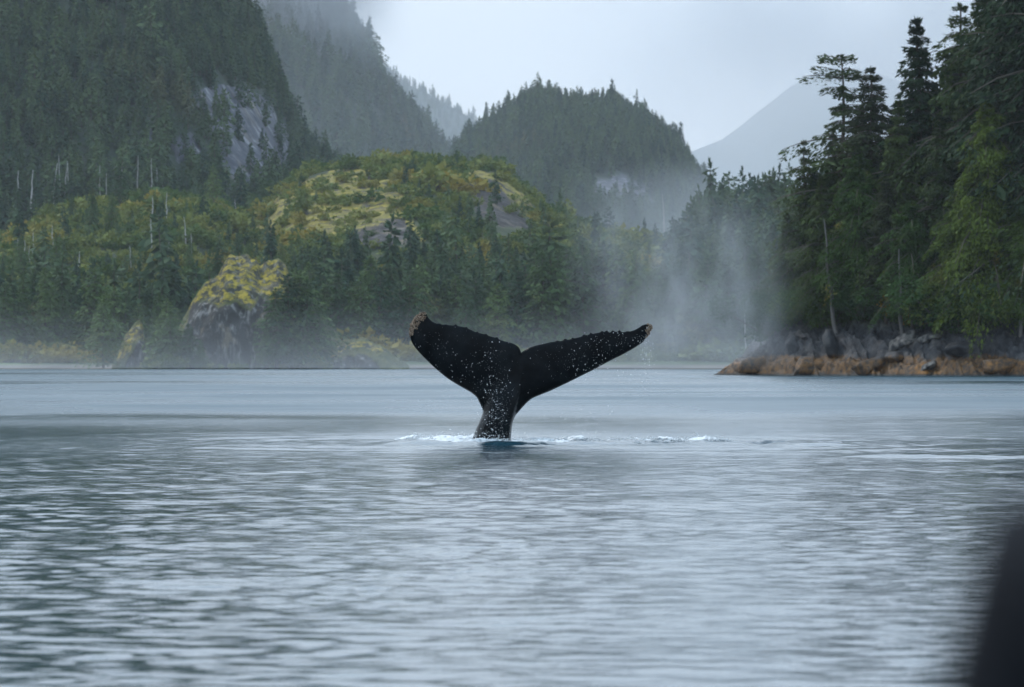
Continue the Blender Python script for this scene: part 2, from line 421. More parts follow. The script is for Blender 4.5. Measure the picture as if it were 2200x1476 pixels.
ROCK_L = [[(430, 190), (520, 185), (580, 215), (622, 290), (630, 345), (590, 372), (560, 400), (500, 392), (468, 330), (440, 262)],
          [(365, 300), (420, 285), (430, 320), (380, 345)], [(400, 195), (425, 190), (430, 235), (405, 240)], [(300, 290), (330, 280), (340, 320), (310, 330)]]
hill('mountain', 'left', [(-500, -760), (-300, -700), (0, -560), (300, -330), (430, -140), (490, -15), (520, 40), (560, 105), (590, 168), (612, 235), (640, 295), (680, 348), (720, 385), (770, 430), (850, 540)],
     1750, 2500, M['mount'], allow=8, rough=9, nsc=110, seed=14, nx=460, ny=260, rock=ROCK_L, rockamp=14, label='dark wooded mountain with bare cliff')
hill('mountain', 'dome', [(880, 480), (940, 410), (975, 345), (1000, 312), (1045, 282), (1080, 262), (1130, 226), (1170, 216), (1220, 232), (1280, 226), (1330, 232), (1380, 258), (1420, 288), (1450, 312), (1480, 358), (1510, 405), (1545, 455), (1580, 500), (1680, 590)],
     3400, 4500, M['mount'], allow=10, rough=11, nsc=150, seed=15, nx=260, ny=90, pw=0.8, rock=[[(1260, 400), (1330, 375), (1385, 400), (1400, 430), (1310, 430)]], rockamp=8, label='rounded wooded mountain behind the knoll')
hill('hill', 'lefthill', [(-300, 520), (0, 520), (100, 488), (160, 450), (230, 432), (330, 425), (430, 424), (480, 445), (520, 478), (570, 525), (640, 600)],
     1330, 1700, M['hill'], allow=2, rough=3, nsc=50, seed=16, nx=220, ny=90, moss=[[(100, 500), (140, 455), (165, 450), (120, 500)], [(260, 440), (470, 425), (480, 450), (330, 470)]], label='low brushy hill with dead trunks')
MOSS_K = [[(575, 455), (605, 410), (660, 385), (720, 365), (800, 360), (850, 385), (880, 430), (840, 455), (770, 470), (690, 485), (600, 475)],
          [(600, 480), (700, 475), (850, 430), (890, 470), (912, 520), (880, 520), (850, 480), (780, 500), (700, 515), (610, 510)],
          [(975, 372), (1030, 362), (1080, 378), (1130, 415), (1160, 470), (1120, 465), (1080, 410), (1020, 388)],
          [(905, 455), (935, 450), (940, 470), (915, 478)], [(690, 380), (790, 372), (800, 380), (740, 395)],
          [(540, 500), (600, 450), (640, 480), (590, 510)]]
ROCK_K = [[(1005, 388), (1050, 380), (1085, 412), (1120, 462), (1145, 478), (1135, 498), (1080, 486), (1030, 462), (1008, 420)],
          [(750, 505), (800, 488), (850, 470), (872, 470), (893, 508), (870, 530), (800, 532), (740, 525)]]
hill('hill', 'knoll', [(380, 690), (430, 600), (500, 520), (560, 470), (600, 428), (680, 384), (760, 374), (830, 362), (900, 360), (960, 368), (1000, 368), (1060, 374), (1120, 412), (1180, 470), (1250, 498), (1310, 520), (1400, 530), (1500, 545), (1620, 560), (1800, 580)],
     1300, 1850, M['hill'], allow=0.3, rough=4.6, nsc=52, seed=17, nx=480, ny=180, pw=0.85, moss=MOSS_K, rock=ROCK_K, rockamp=6, label='golden mossy knoll with bare rock faces')
hill('hill', 'rightland', [(1420, 620), (1500, 560), (1560, 530), (1650, 515), (1800, 500), (2300, 470)],
     1300, 1600, M['hill'], allow=1, rough=2, nsc=50, seed=18, nx=120, ny=40, label='wooded land behind the near point')
hill('shore', 'shore', [(-500, 768), (0, 770), (250, 766), (600, 764), (1000, 764), (1400, 764), (1750, 765), (2500, 765)],
     1245, 1335, M['beach'], z0=-0.15, rough=0.5, nsc=14, seed=19, nx=400, ny=30, pw=1.0, label='pale beach along the far shore')

# ------------------------------------------------------------------ trees
def kites(base, tip, wdir, w, fold=0.25):
    mid = base * 0.55 + tip * 0.45
    d = tip - base; n = np.cross(d, wdir); n /= (np.linalg.norm(n, axis=1, keepdims=True) + 1e-9)
    wv = wdir * w[:, None]
    drop = -np.abs(n) * 0 + np.array([0, 0, -1.0]) * (w * fold)[:, None]
    V = np.stack([base, mid - wv + drop, tip, mid + wv + drop], 1).reshape(-1, 3)
    F = np.arange(len(base) * 4).reshape(-1, 4)
    return V, F

def tube(path, rad, n=6):
    path = np.asarray(path, float); rad = np.asarray(rad, float); k = len(path)
    d = np.gradient(path, axis=0); d /= np.linalg.norm(d, axis=1, keepdims=True) + 1e-9
    up = np.where(np.abs(d[:, 2:3]) > 0.9, np.array([[1.0, 0, 0]]), np.array([[0, 0, 1.0]]))
    u = np.cross(d, up); u /= np.linalg.norm(u, axis=1, keepdims=True); v = np.cross(d, u)
    a = np.linspace(0, 2 * math.pi, n, endpoint=False)
    ring = path[:, None, :] + rad[:, None, None] * (np.cos(a)[None, :, None] * u[:, None, :] + np.sin(a)[None, :, None] * v[:, None, :])
    V = ring.reshape(-1, 3)
    i = np.arange(k - 1)[:, None] * n; j = np.arange(n)[None, :]; j2 = (j + 1) % n
    F = np.stack([i + j, i + j2, i + n + j2, i + n + j], -1).reshape(-1, 4)
    return V, F

def merge(parts):
    Vs, Fs, o = [], [], 0
    for V, F in parts:
        Vs.append(V); Fs.append(F + o); o += len(V)
    return np.vstack(Vs), np.vstack(Fs)

def conifer(seed, R=0.2, cb=0.12, nb=90, ns=22, prof=0.8, droop=0.3, spray=0.03, irr=0.35, rise=0.12, lean=0.0, trunk_r=0.012, flat=False, limbs=True, gaps=0.0, kw=0.2):
    """height 1; returns trunk (V,F) and crown (V,F)"""
    rng = np.random.default_rng(seed)
    zz = np.linspace(0, 0.985, 12)
    wob = np.stack([np.cumsum(rng.normal(0, 0.004, 12)) + lean * zz, np.cumsum(rng.normal(0, 0.004, 12)), zz], -1)
    wob[0, :2] = 0
    trunk = [tube(wob, trunk_r * (1 - zz) ** 0.8 * (1 + 0.5 * np.exp(-zz / 0.03)) + 0.0012, 7)]
    def axis(t): return np.stack([np.interp(t, zz, wob[:, 0]), np.interp(t, zz, wob[:, 1]), t], -1)
    u = (np.arange(nb) + rng.random(nb)) / nb
    tt = u ** 0.92
    if gaps: tt = np.round(tt * gaps) / gaps * 0.45 + tt * 0.55          # whorls with gaps between
    t = cb + (1 - cb) * tt * 0.985
    az = np.arange(nb) * 2.39996 + rng.normal(0, 0.4, nb)
    if flat: pr = np.interp(tt, [0, 0.25, 0.45, 0.62, 0.72, 0.86, 0.94, 1], [1.0, 0.85, 0.45, 0.62, 0.3, 0.28, 0.55, 0.25])
    else: pr = np.clip(1 - tt, 0.0, 1) ** prof * np.clip(0.55 + tt * 4, 0, 1)
    Lb = R * pr * np.exp(rng.normal(0, irr, nb)) + 0.012
    Lb = np.minimum(Lb, R * 1.35)
    root = axis(t)
    dirs = np.stack([np.cos(az), np.sin(az), np.zeros(nb)], -1); side = np.stack([-np.sin(az), np.cos(az), np.zeros(nb)], -1)
    dr = droop * np.exp(rng.normal(0, 0.25, nb)); ri = rise + rng.normal(0, 0.06, nb) + 0.5 * tt ** 4
    def bp(i, s): return root[i] + dirs[i] * (Lb[i] * s)[:, None] + np.array([0, 0, 1.0]) * (Lb[i] * (ri[i] * s - dr[i] * s * s))[:, None]
    if limbs:
        ss = np.linspace(0, 0.95, 4)
        for i in range(nb):
            if Lb[i] < 0.03: continue
            ii = np.full(4, i); trunk.append(tube(bp(ii, ss), np.maximum(0.022 * Lb[i] * (1 - ss) + 0.0006, 0.0006), 3))
    cnt = np.maximum((ns * (0.35 + 0.65 * Lb / (R + 1e-6))).astype(int), 5)
    bi = np.repeat(np.arange(nb), cnt); n = len(bi)
    s = rng.random(n) ** 0.7 * 0.98 + 0.02
    p = bp(bi, s)
    wmax = Lb[bi] * 0.34 * np.sin(np.clip(s, 0.05, 1) * math.pi * 0.86 + 0.15)
    lat = rng.uniform(-1, 1, n) * wmax
    p = p + side[bi] * lat[:, None] + np.array([0, 0, -1.0]) * (np.abs(lat) * 0.45 + rng.random(n) ** 2 * (spray * 0.9 + 0.10 * Lb[bi]))[:, None]
    ang = rng.normal(0, 0.55, n) + np.sign(lat) * 0.5
    d = dirs[bi] * np.cos(ang)[:, None] + side[bi] * np.sin(ang)[:, None]
    d[:, 2] += -0.25 - 1.3 * rng.random(n) * (0.4 + droop) + 1.4 * np.clip((tt[bi] - 0.82) / 0.18, 0, 1)
    d /= np.linalg.norm(d, axis=1, keepdims=True)
    ln = spray * np.exp(rng.normal(0, 0.3, n)) * (0.6 + 0.4 * np.clip(Lb[bi] / R * 2, 0, 1))
    wd = np.cross(d, rng.normal(0, 0.55, (n, 3)) + np.array([0, 0, 1.0])); wd /= np.linalg.norm(wd, axis=1, keepdims=True) + 1e-9
    crown = kites(p - d * (ln * 0.3)[:, None], p + d * (ln * 0.7)[:, None], wd, ln * (kw + 0.10 * rng.random(n)))
    top = axis(np.array([0.97])); k = 8; a = rng.random(k) * 6.283
    tb = np.repeat(top, k, 0); td = np.stack([np.cos(a) * 0.22, np.sin(a) * 0.22, np.ones(k)], -1) * max(spray, 0.03) * rng.uniform(0.6, 1.3, k)[:, None]
    c2 = kites(tb, tb + td * 0.9, np.stack([-np.sin(a), np.cos(a), np.zeros(k)], -1), np.full(k, spray * 0.18))
    return merge(trunk), merge([crown, c2])

def bush(seed, n=500, lobes=9, leaf=0.07, squash=0.8):
    rng = np.random.default_rng(seed)
    c = rng.normal(0, 0.32, (lobes, 3)); c[:, 2] = 0.25 + rng.random(lobes) * 0.5; r = 0.2 + 0.16 * rng.random(lobes)
    i = rng.integers(0, lobes, n); d = rng.normal(0, 1, (n, 3)); d /= np.linalg.norm(d, axis=1, keepdims=True)
    p = c[i] + d * (r[i] * (0.55 + 0.5 * rng.random(n)))[:, None]; p[:, 2] *= squash * 1.05
    p[:, 2] = np.maximum(p[:, 2], 0.02)
    ld = d + rng.normal(0, 0.6, (n, 3)); ld[:, 2] -= 0.2; ld /= np.linalg.norm(ld, axis=1, keepdims=True)
    wd = np.cross(ld, rng.normal(0, 1, (n, 3))); wd /= np.linalg.norm(wd, axis=1, keepdims=True) + 1e-9
    ln = leaf * np.exp(rng.normal(0, 0.35, n))
    crown = kites(p, p + ld * ln[:, None], wd, ln * 0.36)
    st = []
    for k in range(lobes):
        q = c[k] * np.array([1, 1, squash]); s = np.linspace(0, 0.9, 4)[:, None]
        st.append(tube(q * s * np.array([1, 1, 1.0]) + np.array([0, 0, -0.03]) * (1 - s), np.linspace(0.018, 0.006, 4), 4))
    return merge(st), crown

def snag(seed, br=10):
    rng = np.random.default_rng(seed); zz = np.linspace(0, 1, 10)
    w = np.stack([np.cumsum(rng.normal(0, 0.006, 10)), np.cumsum(rng.normal(0, 0.006, 10)), zz], -1); w[0, :2] = 0
    trunk = tube(w, 0.013 * (1 - 0.75 * zz), 6); br_l = []
    for k in range(br):
        t = rng.uniform(0.3, 0.97); a = rng.random() * 6.283; l = rng.uniform(0.02, 0.08) * (1.3 - t)
        p0 = np.array([np.interp(t, zz, w[:, 0]), np.interp(t, zz, w[:, 1]), t]); s = np.linspace(0, 1, 3)[:, None]
        br_l.append(tube(p0 + s * np.array([[math.cos(a) * l, math.sin(a) * l, 0]]) + np.array([[0, 0, -0.3 * l]]) * s ** 2, np.array([0.004, 0.003, 0.001]), 4))
    return trunk, merge(br_l)

TPL = {}
def tpl(key, trunk, crown, tm, cm):
    TPL[key] = (new_mesh(key + '_trunk', *trunk, [M[tm]], True), new_mesh(key + '_crown', *crown, [M[cm]]))

# near trees of the headland
tpl('spruceA', *conifer(1, R=0.17, nb=270, ns=165, spray=0.0145, kw=0.14, prof=1.05, droop=0.5, gaps=26, irr=0.32), 'bark', 'fol_near')
tpl('spruceB', *conifer(2, R=0.21, nb=270, ns=185, spray=0.0145, kw=0.14, droop=0.48, prof=0.9, gaps=22, irr=0.36), 'bark', 'fol_near')
tpl('spruceC', *conifer(3, R=0.14, nb=170, ns=90, spray=0.0145, kw=0.14, droop=0.55, prof=0.85, gaps=17, irr=0.5, cb=0.2), 'bark', 'fol_near')
tpl('flattop', *conifer(4, R=0.14, nb=105, ns=120, spray=0.014, kw=0.14, droop=0.3, flat=True, irr=0.45, gaps=13, rise=0.05, cb=0.2), 'bark', 'fol_near')
tpl('tired', *conifer(5, R=0.15, nb=230, ns=130, spray=0.0145, kw=0.14, droop=0.42, prof=0.62, irr=0.3, gaps=24), 'bark', 'fol_brown')
tpl('cedar', *conifer(6, R=0.30, nb=270, ns=270, spray=0.017, kw=0.14, droop=0.62, prof=0.6, irr=0.3, cb=0.13), 'bark', 'fol_cedar')
tpl('cedarB', *conifer(16, R=0.24, nb=250, ns=230, spray=0.017, kw=0.14, droop=0.55, prof=0.5, irr=0.35, cb=0.22), 'bark', 'fol_cedar')
tpl('deep', *conifer(7, R=0.22, nb=230, ns=140, spray=0.018, kw=0.14, droop=0.5, prof=0.6, irr=0.3), 'bark', 'fol_shaded')
tpl('bushA', *bush(1, 9000, 16, 0.032), 'bark', 'fol_shrub')
tpl('bushB', *bush(2, 8000, 14, 0.034), 'bark', 'fol_cedar')
tpl('goldbush', *bush(3, 1800, 8, 0.05), 'bark', 'fol_gold')
# shore and middle distance
for k in range(6):
    tpl('shore%d' % k, *conifer(20 + k, R=0.17 + 0.025 * k, nb=95, ns=34, spray=0.036, droop=0.35, prof=0.6 + 0.08 * (k % 3), irr=0.32, gaps=18 if k % 2 else 0, cb=0.08 + 0.05 * (k % 2)), 'bark', 'fol_shore')
for k in range(3): 
    a, b_ = snag(40 + k)
    TPL['greysnag%d' % k] = (new_mesh('snag_trunk', *a, [M['grey_wood']], True), new_mesh('snag_branch', *b_, [M['grey_wood']], True))
    TPL['snag%d' % k] = (new_mesh('snag_trunk', *a, [M['dead']], True), new_mesh('snag_branch', *b_, [M['dead']], True))
# far woods: one mesh per kind, trunk and crown together
farcol = bpy.data.collections.new('far_tree_kinds'); bushcol = bpy.data.collections.new('bush_kinds')
def far_tpl(col, name, trunk, crown, tm, cm):
    (tv, tf), (cv, cf) = trunk, crown
    me = new_mesh(name, np.vstack([tv, cv]), np.vstack([tf, cf + len(tv)]), [M[tm], M[cm]], False, np.concatenate([np.zeros(len(tf)), np.ones(len(cf))]))
    o = bpy.data.objects.new(name, me); col.objects.link(o)
for k in range(6):
    far_tpl(farcol, 'woodland_conifer_%d' % k, *conifer(60 + k, R=0.15 + 0.03 * (k % 4), nb=42, ns=13, spray=0.075, droop=0.3, prof=0.55 + 0.1 * (k % 3), irr=0.3, limbs=False, cb=0.1), 'bark', 'fol_far')
for k in range(4): far_tpl(bushcol, 'hill_bush_%d' % k, *bush(80 + k, 260, 7, 0.15), 'bark', 'fol_bush')

def place(key, loc, h, rz, name, label, cat='tree', group=None, wide=1.0, lean=(0, 0), names=('trunk', 'crown')):
    r = link(name, None, None, loc); r.empty_display_size = 0.5
    r.scale = (h * wide, h * wide, h); r.rotation_euler = (lean[0], lean[1], rz)
    for nm, me in zip(names, TPL[key]): link(nm, me, r)
    return tag(r, label, cat, group)

def scatter(name, label, pts, heights, col, wide, seed):
    rng = np.random.default_rng(seed); n = len(pts)
    me = bpy.data.meshes.new(name); me.vertices.add(n); me.vertices.foreach_set('co', np.asarray(pts, np.float32).ravel())
    sc = np.stack([heights * wide * np.exp(rng.normal(0, 0.15, n)), heights * wide * np.exp(rng.normal(0, 0.15, n)), heights], -1)
    a = me.attributes.new('sc', 'FLOAT_VECTOR', 'POINT'); a.data.foreach_set('vector', sc.astype(np.float32).ravel())
    ro = np.stack([rng.normal(0, 0.03, n), rng.normal(0, 0.03, n), rng.random(n) * 6.283], -1)
    a = me.attributes.new('ro', 'FLOAT_VECTOR', 'POINT'); a.data.foreach_set('vector', ro.astype(np.float32).ravel())
    a = me.attributes.new('ix', 'INT', 'POINT'); a.data.foreach_set('value', rng.integers(0, len(col.objects), n).astype(np.int32))
    me.update()
    o = link(name, me); tag(o, label, kind='stuff')
    ng = bpy.data.node_groups.new(name + '_scatter', 'GeometryNodeTree')
    ng.interface.new_socket('Geometry', in_out='INPUT', socket_type='NodeSocketGeometry')
    ng.interface.new_socket('Geometry', in_out='OUTPUT', socket_type='NodeSocketGeometry')
    N = ng.nodes.new; gi = N('NodeGroupInput'); go = N('NodeGroupOutput'); ip = N('GeometryNodeInstanceOnPoints'); ci = N('GeometryNodeCollectionInfo')
    ci.inputs['Collection'].default_value = col; ci.inputs['Separate Children'].default_value = True; ci.inputs['Reset Children'].default_value = True
    def at(nm, ty):
        x = N('GeometryNodeInputNamedAttribute'); x.data_type = ty; x.inputs['Name'].default_value = nm; return x.outputs['Attribute']
    l = ng.links.new
    l(gi.outputs[0], ip.inputs['Points']); l(ci.outputs[0], ip.inputs['Instance']); ip.inputs['Pick Instance'].default_value = True
    l(at('ix', 'INT'), ip.inputs['Instance Index']); l(at('sc', 'FLOAT_VECTOR'), ip.inputs['Scale'])
    e2r = N('FunctionNodeEulerToRotation'); l(at('ro', 'FLOAT_VECTOR'), e2r.inputs[0]); l(e2r.outputs[0], ip.inputs['Rotation'])
    l(ip.outputs[0], go.inputs[0])
    md = o.modifiers.new('scatter', 'NODES'); md.node_group = ng
    return o

def on_hill(key, n, seed, t0=0.02, t1=1.02, x0=None, x1=None, skip_rock=True, skip_moss=0.0, only=None, tpow=1.0):
    H = HILLS[key]; rng = np.random.default_rng(seed)
    px = rng.uniform(x0 if x0 is not None else H['x0'], x1 if x1 is not None else H['x1'], n)
    t = t0 + (t1 - t0) * rng.random(n) ** tpow
    X, Y, Z = H['z'](px, t); PY = YH - (Z - CAMZ) * FPX / Y
    keep = np.ones(n, bool)
    if skip_rock:
        for p in H['rock']: keep &= ~(inpoly(px, PY + 10, p) | inpoly(px, PY - 6, p) | inpoly(px, PY - 32, p)) | (rng.random(n) < 0.09)
    for p in H['moss']: keep &= ~inpoly(px, PY, p) | (rng.random(n) > skip_moss)
    keep &= PY > -160
    if only is not None: keep &= only(px, PY)
    return np.stack([X, Y, Z - 0.15], -1)[keep], px[keep], PY[keep], rng

def woods(name, label, key, n, h, hs, seed, wide=1.0, col=None, **kw):
    p, px, py, rng = on_hill(key, n, seed, **kw)
    return scatter(name, label, p, h * np.exp(rng.normal(0, hs, len(p))), col or farcol, wide, seed)

woods('forest', 'conifer forest on the hazy far ridge', 'ridge3', 1800, 24, 0.25, 101)
woods('forest', 'conifer forest on the steep misty mountain', 'ridge2', 3400, 24, 0.25, 102)
woods('forest', 'dark conifer forest covering the big mountain', 'left', 7000, 10.5, 0.25, 103, x0=-250)
woods('forest', 'conifer forest on the rounded mountain', 'dome', 5200, 15, 0.22, 104)
woods('brush', 'green brush over the low hill', 'lefthill', 3600, 2.6, 0.35, 105, col=bushcol, wide=1.1)
woods('forest', 'young conifers scattered on the low hill', 'lefthill', 260, 6, 0.3, 106, t0=0.0, t1=0.6)
woods('brush', 'green brush over the mossy knoll', 'knoll', 5200, 2.6, 0.35, 107, col=bushcol, wide=1.2, skip_moss=0.78)
woods('forest', 'conifers growing among brush on the knoll', 'knoll', 330, 5.5, 0.35, 108, t0=0.02, t1=0.75, skip_moss=0.98)
woods('forest', 'conifer forest along the foot of the knoll', 'knoll', 700, 9, 0.25, 109, t0=0.0, t1=0.2, x0=560, only=lambda x, y: ~inpoly(x, y, [(560, 350), (900, 350), (900, 540), (560, 540)]))
woods('brush', 'low brush along the edge of the far beach', 'shore', 1500, 2.6, 0.4, 112, col=bushcol, wide=1.2, t0=0.35, t1=0.75, x0=-200, x1=1900)
woods('forest', 'conifer forest on low ground behind the point', 'rightland', 700, 15, 0.2, 110, x0=1440, x1=2000)
woods('forest', 'conifer forest behind the front row of shore trees', 'shore', 700, 15, 0.25, 111, t0=0.75, t1=1.4, x0=-200, x1=1900)

ORD = 'first second third fourth fifth sixth seventh eighth ninth tenth eleventh twelfth thirteenth fourteenth fifteenth sixteenth seventeenth eighteenth nineteenth twentieth'.split()
def ordinal(n):
    tens = {20: 'twenty', 30: 'thirty', 40: 'forty'}
    if n <= 20: return ORD[n - 1]
    t_ = n // 10 * 10; return tens[t_] + '-' + ORD[n % 10 - 1] if n % 10 else {30: 'thirtieth', 40: 'fortieth'}[t_]
def number_labels(objs, what):
    objs = sorted(objs, key=lambda o: o.location.x / o.location.y)
    for i, o in enumerate(objs): o['label'] = '%s from the left %s' % (ordinal(i + 1) + ' ' + what[0], what[1])
# individual trees along the far shore and on the skylines -------------------------------------------------
R1 = random.Random(77)
def hill_point(key, px, t):
    X, Y, Z = HILLS[key]['z'](np.array([px]), np.array([t])); return float(X[0]), float(Y[0]), float(Z[0]) - 0.2
shore_trees = {}
px = -30.0
while px < 1730:
    topy = np.interp(px, [0, 150, 260, 330, 420, 600, 700, 900, 1000, 1100, 1270, 1330, 1450, 1600, 1720], [575, 590, 610, 640, 650, 600, 575, 560, 590, 560, 530, 550, 560, 560, 560]) + R1.uniform(-25, 45)
    t = R1.uniform(0.45, 0.8); x, y, z = hill_point('shore', px, t)
    h = max((YH - topy) * y / FPX + CAMZ - z, 9)
    seg = ('near the left end of the far shore' if px < 240 else 'between orange pinnacle and mossy outcrop' if px < 410 else
           'just behind the mossy outcrop' if px < 630 else 'behind the low mossy boulder' if px < 880 else
           'on the far shore behind the whale tail' if px < 1400 else 'on the far shore behind the whale spout')
    o = place('shore%d' % R1.randrange(6), (x, y, z), h, R1.uniform(0, 6.28), 'conifer_tree', 'conifer ' + seg, 'tree', 'conifers ' + seg, wide=R1.uniform(0.9, 1.25))
    shore_trees.setdefault(seg, []).append(o)
    px += R1.uniform(15, 27)
for seg, lst in shore_trees.items(): number_labels(lst, ('shore conifer', 'of those ' + seg))
wood = []
for k in range(36):                                              # treetops of the wood beyond the point
    px = 1530 + k * 6.2 + R1.uniform(-5, 5); t = R1.uniform(0.75, 1.0); x, y, z = hill_point('rightland', px, t)
    topy = 428 + 12 * math.sin(k * 1.7) + R1.uniform(-10, 30) - (28 if k in (7, 22) else 0)
    o = place('shore%d' % R1.choice([0, 1, 3]), (x, y, z), (YH - topy) * y / FPX + CAMZ - z, R1.uniform(0, 6.28), 'conifer_tree', 'pointed conifer of the wood between spout and headland', 'tree', 'conifers of the wood between spout and headland', wide=0.85); wood.append(o)
number_labels(wood, ('pointed conifer', 'in the wood between spout and headland'))
sky_rows = [('dome', 985, 1560, 38, 0.97, 16, 'conifer on the skyline of the rounded mountain', 'skyline conifers of the rounded mountain'),
            ('ridge2', 700, 960, 18, 0.98, 27, 'conifer on the skyline of the steep misty mountain', 'skyline conifers of the steep misty mountain'),
            ('left', 495, 740, 24, 0.98, 13, 'conifer on the right skyline of the dark cliff mountain', 'skyline conifers of the dark cliff mountain'),
            ('lefthill', 20, 560, 14, 0.6, 11, 'conifer standing in brush on the low hill of dead trunks', 'conifers on the low hill')]
for key, a, b, n, t, h0, lab, grp in sky_rows:
    row = []
    for k in range(n):
        x, y, z = hill_point(key, a + (b - a) * (k + R1.random()) / n, t + R1.uniform(-0.03, 0.02) if t > 0.9 else R1.uniform(0.1, 0.95))
        o = place('shore%d' % R1.randrange(6), (x, y, z), h0 * R1.uniform(0.75, 1.3), R1.uniform(0, 6.28), 'conifer_tree', lab, 'tree', grp, wide=0.95); row.append(o)
    number_labels(row, ('conifer', lab.replace('conifer ', '').replace('standing ', '')))
x, y, z = hill_point('dome', 1045, 0.99)
place('shore1', (x, y, z), (YH - 218) * y / FPX + CAMZ - z, 1.0, 'conifer_tree', 'tall lone conifer standing clear on the left shoulder of rounded mountain', 'tree', wide=0.7)
for px_, top_, lab in ((1448, 262, 'broad lone conifer high on the right flank of rounded mountain'), (1512, 348, 'slim conifer low on the right flank of rounded mountain, above the spout')):
    x, y, z = hill_point('dome', px_, 0.98)
    place('shore3', (x, y, z), (YH - top_) * y / FPX + CAMZ - z, 2.0, 'conifer_tree', lab, 'tree', wide=0.9)
for px_, t_, top_, wd, lab in ((982, 0.98, 322, 1.3, 'dark conifer beside the mossy rock face on top of the knoll'), (578, 0.9, 372, 1.2, 'dark conifer at the left shoulder of the golden knoll'),
                        (612, 0.95, 366, 1.1, 'second dark conifer at the left shoulder of the golden knoll, closer to the moss'), (930, 0.97, 318, 0.8, 'thin conifer on the crest of the knoll between the two mossy crowns'),
                        (1215, 0.9, 432, 1.2, 'bushy conifer where the knoll drops to the right of its rock face')):
    x, y, z = hill_point('knoll', px_, t_)
    place('shore2', (x, y, z), (YH - top_) * y / FPX + CAMZ - z, R1.uniform(0, 6), 'conifer_tree', lab, 'tree', wide=wd)
# bleached dead trunks
snags = [('left', [(130, 398, 332), (138, 395, 350), (150, 400, 346), (113, 395, 350), (216, 430, 356), (229, 448, 372), (263, 418, 360), (278, 420, 385), (295, 420, 334), (325, 425, 340), (342, 400, 360), (354, 420, 382), (62, 412, 365), (32, 400, 366)], 'mountain', 'pale dead trunk standing above the brushy low hill', 'dead trunks above the low hill'),
         ('lefthill', [(325, 556, 470), (327, 480, 430), (400, 535, 475), (414, 560, 510), (115, 545, 495), (72, 560, 510), (36, 565, 525), (55, 575, 528), (64, 580, 540), (84, 575, 545), (284, 590, 540), (360, 575, 525), (358, 480, 425), (169, 590, 550), (252, 625, 593), (505, 485, 440)], 'hill', 'pale dead trunk on the face of the brushy low hill', 'dead trunks on the low hill')]
for key, lst, _, lab, grp in snags:
    row = []
    for (px_, pb, pt_) in lst:
        ts = np.linspace(0.03, 1.3, 120); X, Y, Z = HILLS[key]['z'](np.full(120, float(px_)), ts); PY = YH - (Z - CAMZ) * FPX / Y
        k = int(np.argmin(np.abs(PY - pb) + np.where(ts > 1, 40, 0)))
        if key == 'left': k = max(k - 2, 0)                  # stand clear of the living trees behind
        x, y, z = float(X[k]), float(Y[k]), float(Z[k]) - 0.3
        h = (pb - pt_ + 14) * y / FPX
        o = place('snag%d' % R1.randrange(3), (x, y, z), max(h, (YH - pt_) * y / FPX + CAMZ - z), R1.uniform(0, 6.28), 'dead_tree', lab, 'dead tree', grp, wide=0.2 / (0.013 * max(h, 4.0)), lean=(R1.uniform(-.04, .04), R1.uniform(-.05, .05)), names=('trunk', 'branches')); row.append(o)
    number_labels(row, ('pale dead trunk', lab.replace('pale dead trunk ', '')))
for px_, pb, pt_, lab in ((1255, 545, 480, 'pale dead trunk on the crest of the green slope right of the knoll'), (1310, 510, 455, 'short pale dead trunk in mist below the rounded mountain'),
                          (1428, 485, 418, 'faint dead trunk in mist at the foot of rounded mountain')):
    x, y, z = hill_point('knoll', px_, 0.97)
    place('snag1', (x, y, z), (YH - pt_) * y / FPX + CAMZ - z, 0.5, 'dead_tree', lab, 'dead tree', wide=1.5, names=('trunk', 'branches'))
for px_, pb, pt_, lab in ((1603, 740, 672, 'short pale dead trunk by the beach beside the near headland'),):
    x, y, z = hill_point('shore', px_, 0.4)
    place('snag2', (x, y, z), (YH - pt_) * y / FPX + CAMZ - z, 0.5, 'dead_tree', lab, 'dead tree', wide=1.2, names=('trunk', 'branches'))

# rocks of the far shore
def shore_rock(sil, Db, Dr, moss, rock, label, seed, amp=3.0, mosscol=None):
    key = 'r%d' % seed
    o = hill('rock_outcrop', key, sil, Db, Dr, mosscol or M['outcrop'], z0=-0.3, nx=150, ny=90, pw=0.5, rough=2.4, nsc=4.0, seed=seed, back=0.8, moss=moss, rock=rock, rockamp=amp, label=label, kind='thing')
    o['category'] = 'rock'
    return o
M['outcrop'] = ground_mat('mossy_outcrop', (0.05, 0.06, 0.025), (0.12, 0.11, 0.04), brk=(0.47, 0.55), moss=(0.32, 0.24, 0.035), moss2=(0.17, 0.14, 0.028), rockc=(0.036, 0.033, 0.029), rock2=(0.20, 0.19, 0.175), sc=2.2)
shore_rock([(300, 792), (340, 760), (378, 715), (402, 672), (412, 650), (424, 626), (436, 612), (452, 600), (470, 586), (482, 560), (496, 548), (512, 556), (528, 552), (545, 558), (560, 574), (578, 566), (598, 558), (612, 572), (622, 600), (640, 628), (680, 668), (720, 720), (760, 792)], 1236, 1262,
           [[(400, 670), (430, 600), (490, 540), (560, 552), (625, 570), (620, 625), (590, 652), (560, 630), (535, 660), (505, 640), (470, 655), (440, 640), (415, 668)]],
           [[(350, 796), (395, 730), (408, 668), (445, 645), (470, 660), (505, 648), (535, 668), (560, 636), (590, 658), (625, 630), (650, 700), (680, 796)]], 'mossy gold topped rock outcrop with pale streaked face on the far shore', 201, 1.6)
shore_rock([(240, 794), (258, 755), (270, 720), (288, 700), (300, 694), (308, 712), (312, 750), (345, 775), (360, 794)], 1238, 1252, [[(250, 770), (288, 695), (303, 690), (310, 730), (290, 720), (270, 770)]], [[(270, 794), (290, 730), (312, 735), (350, 794)]], 'small orange brown pinnacle of rock on the far shore', 202, 1.5)
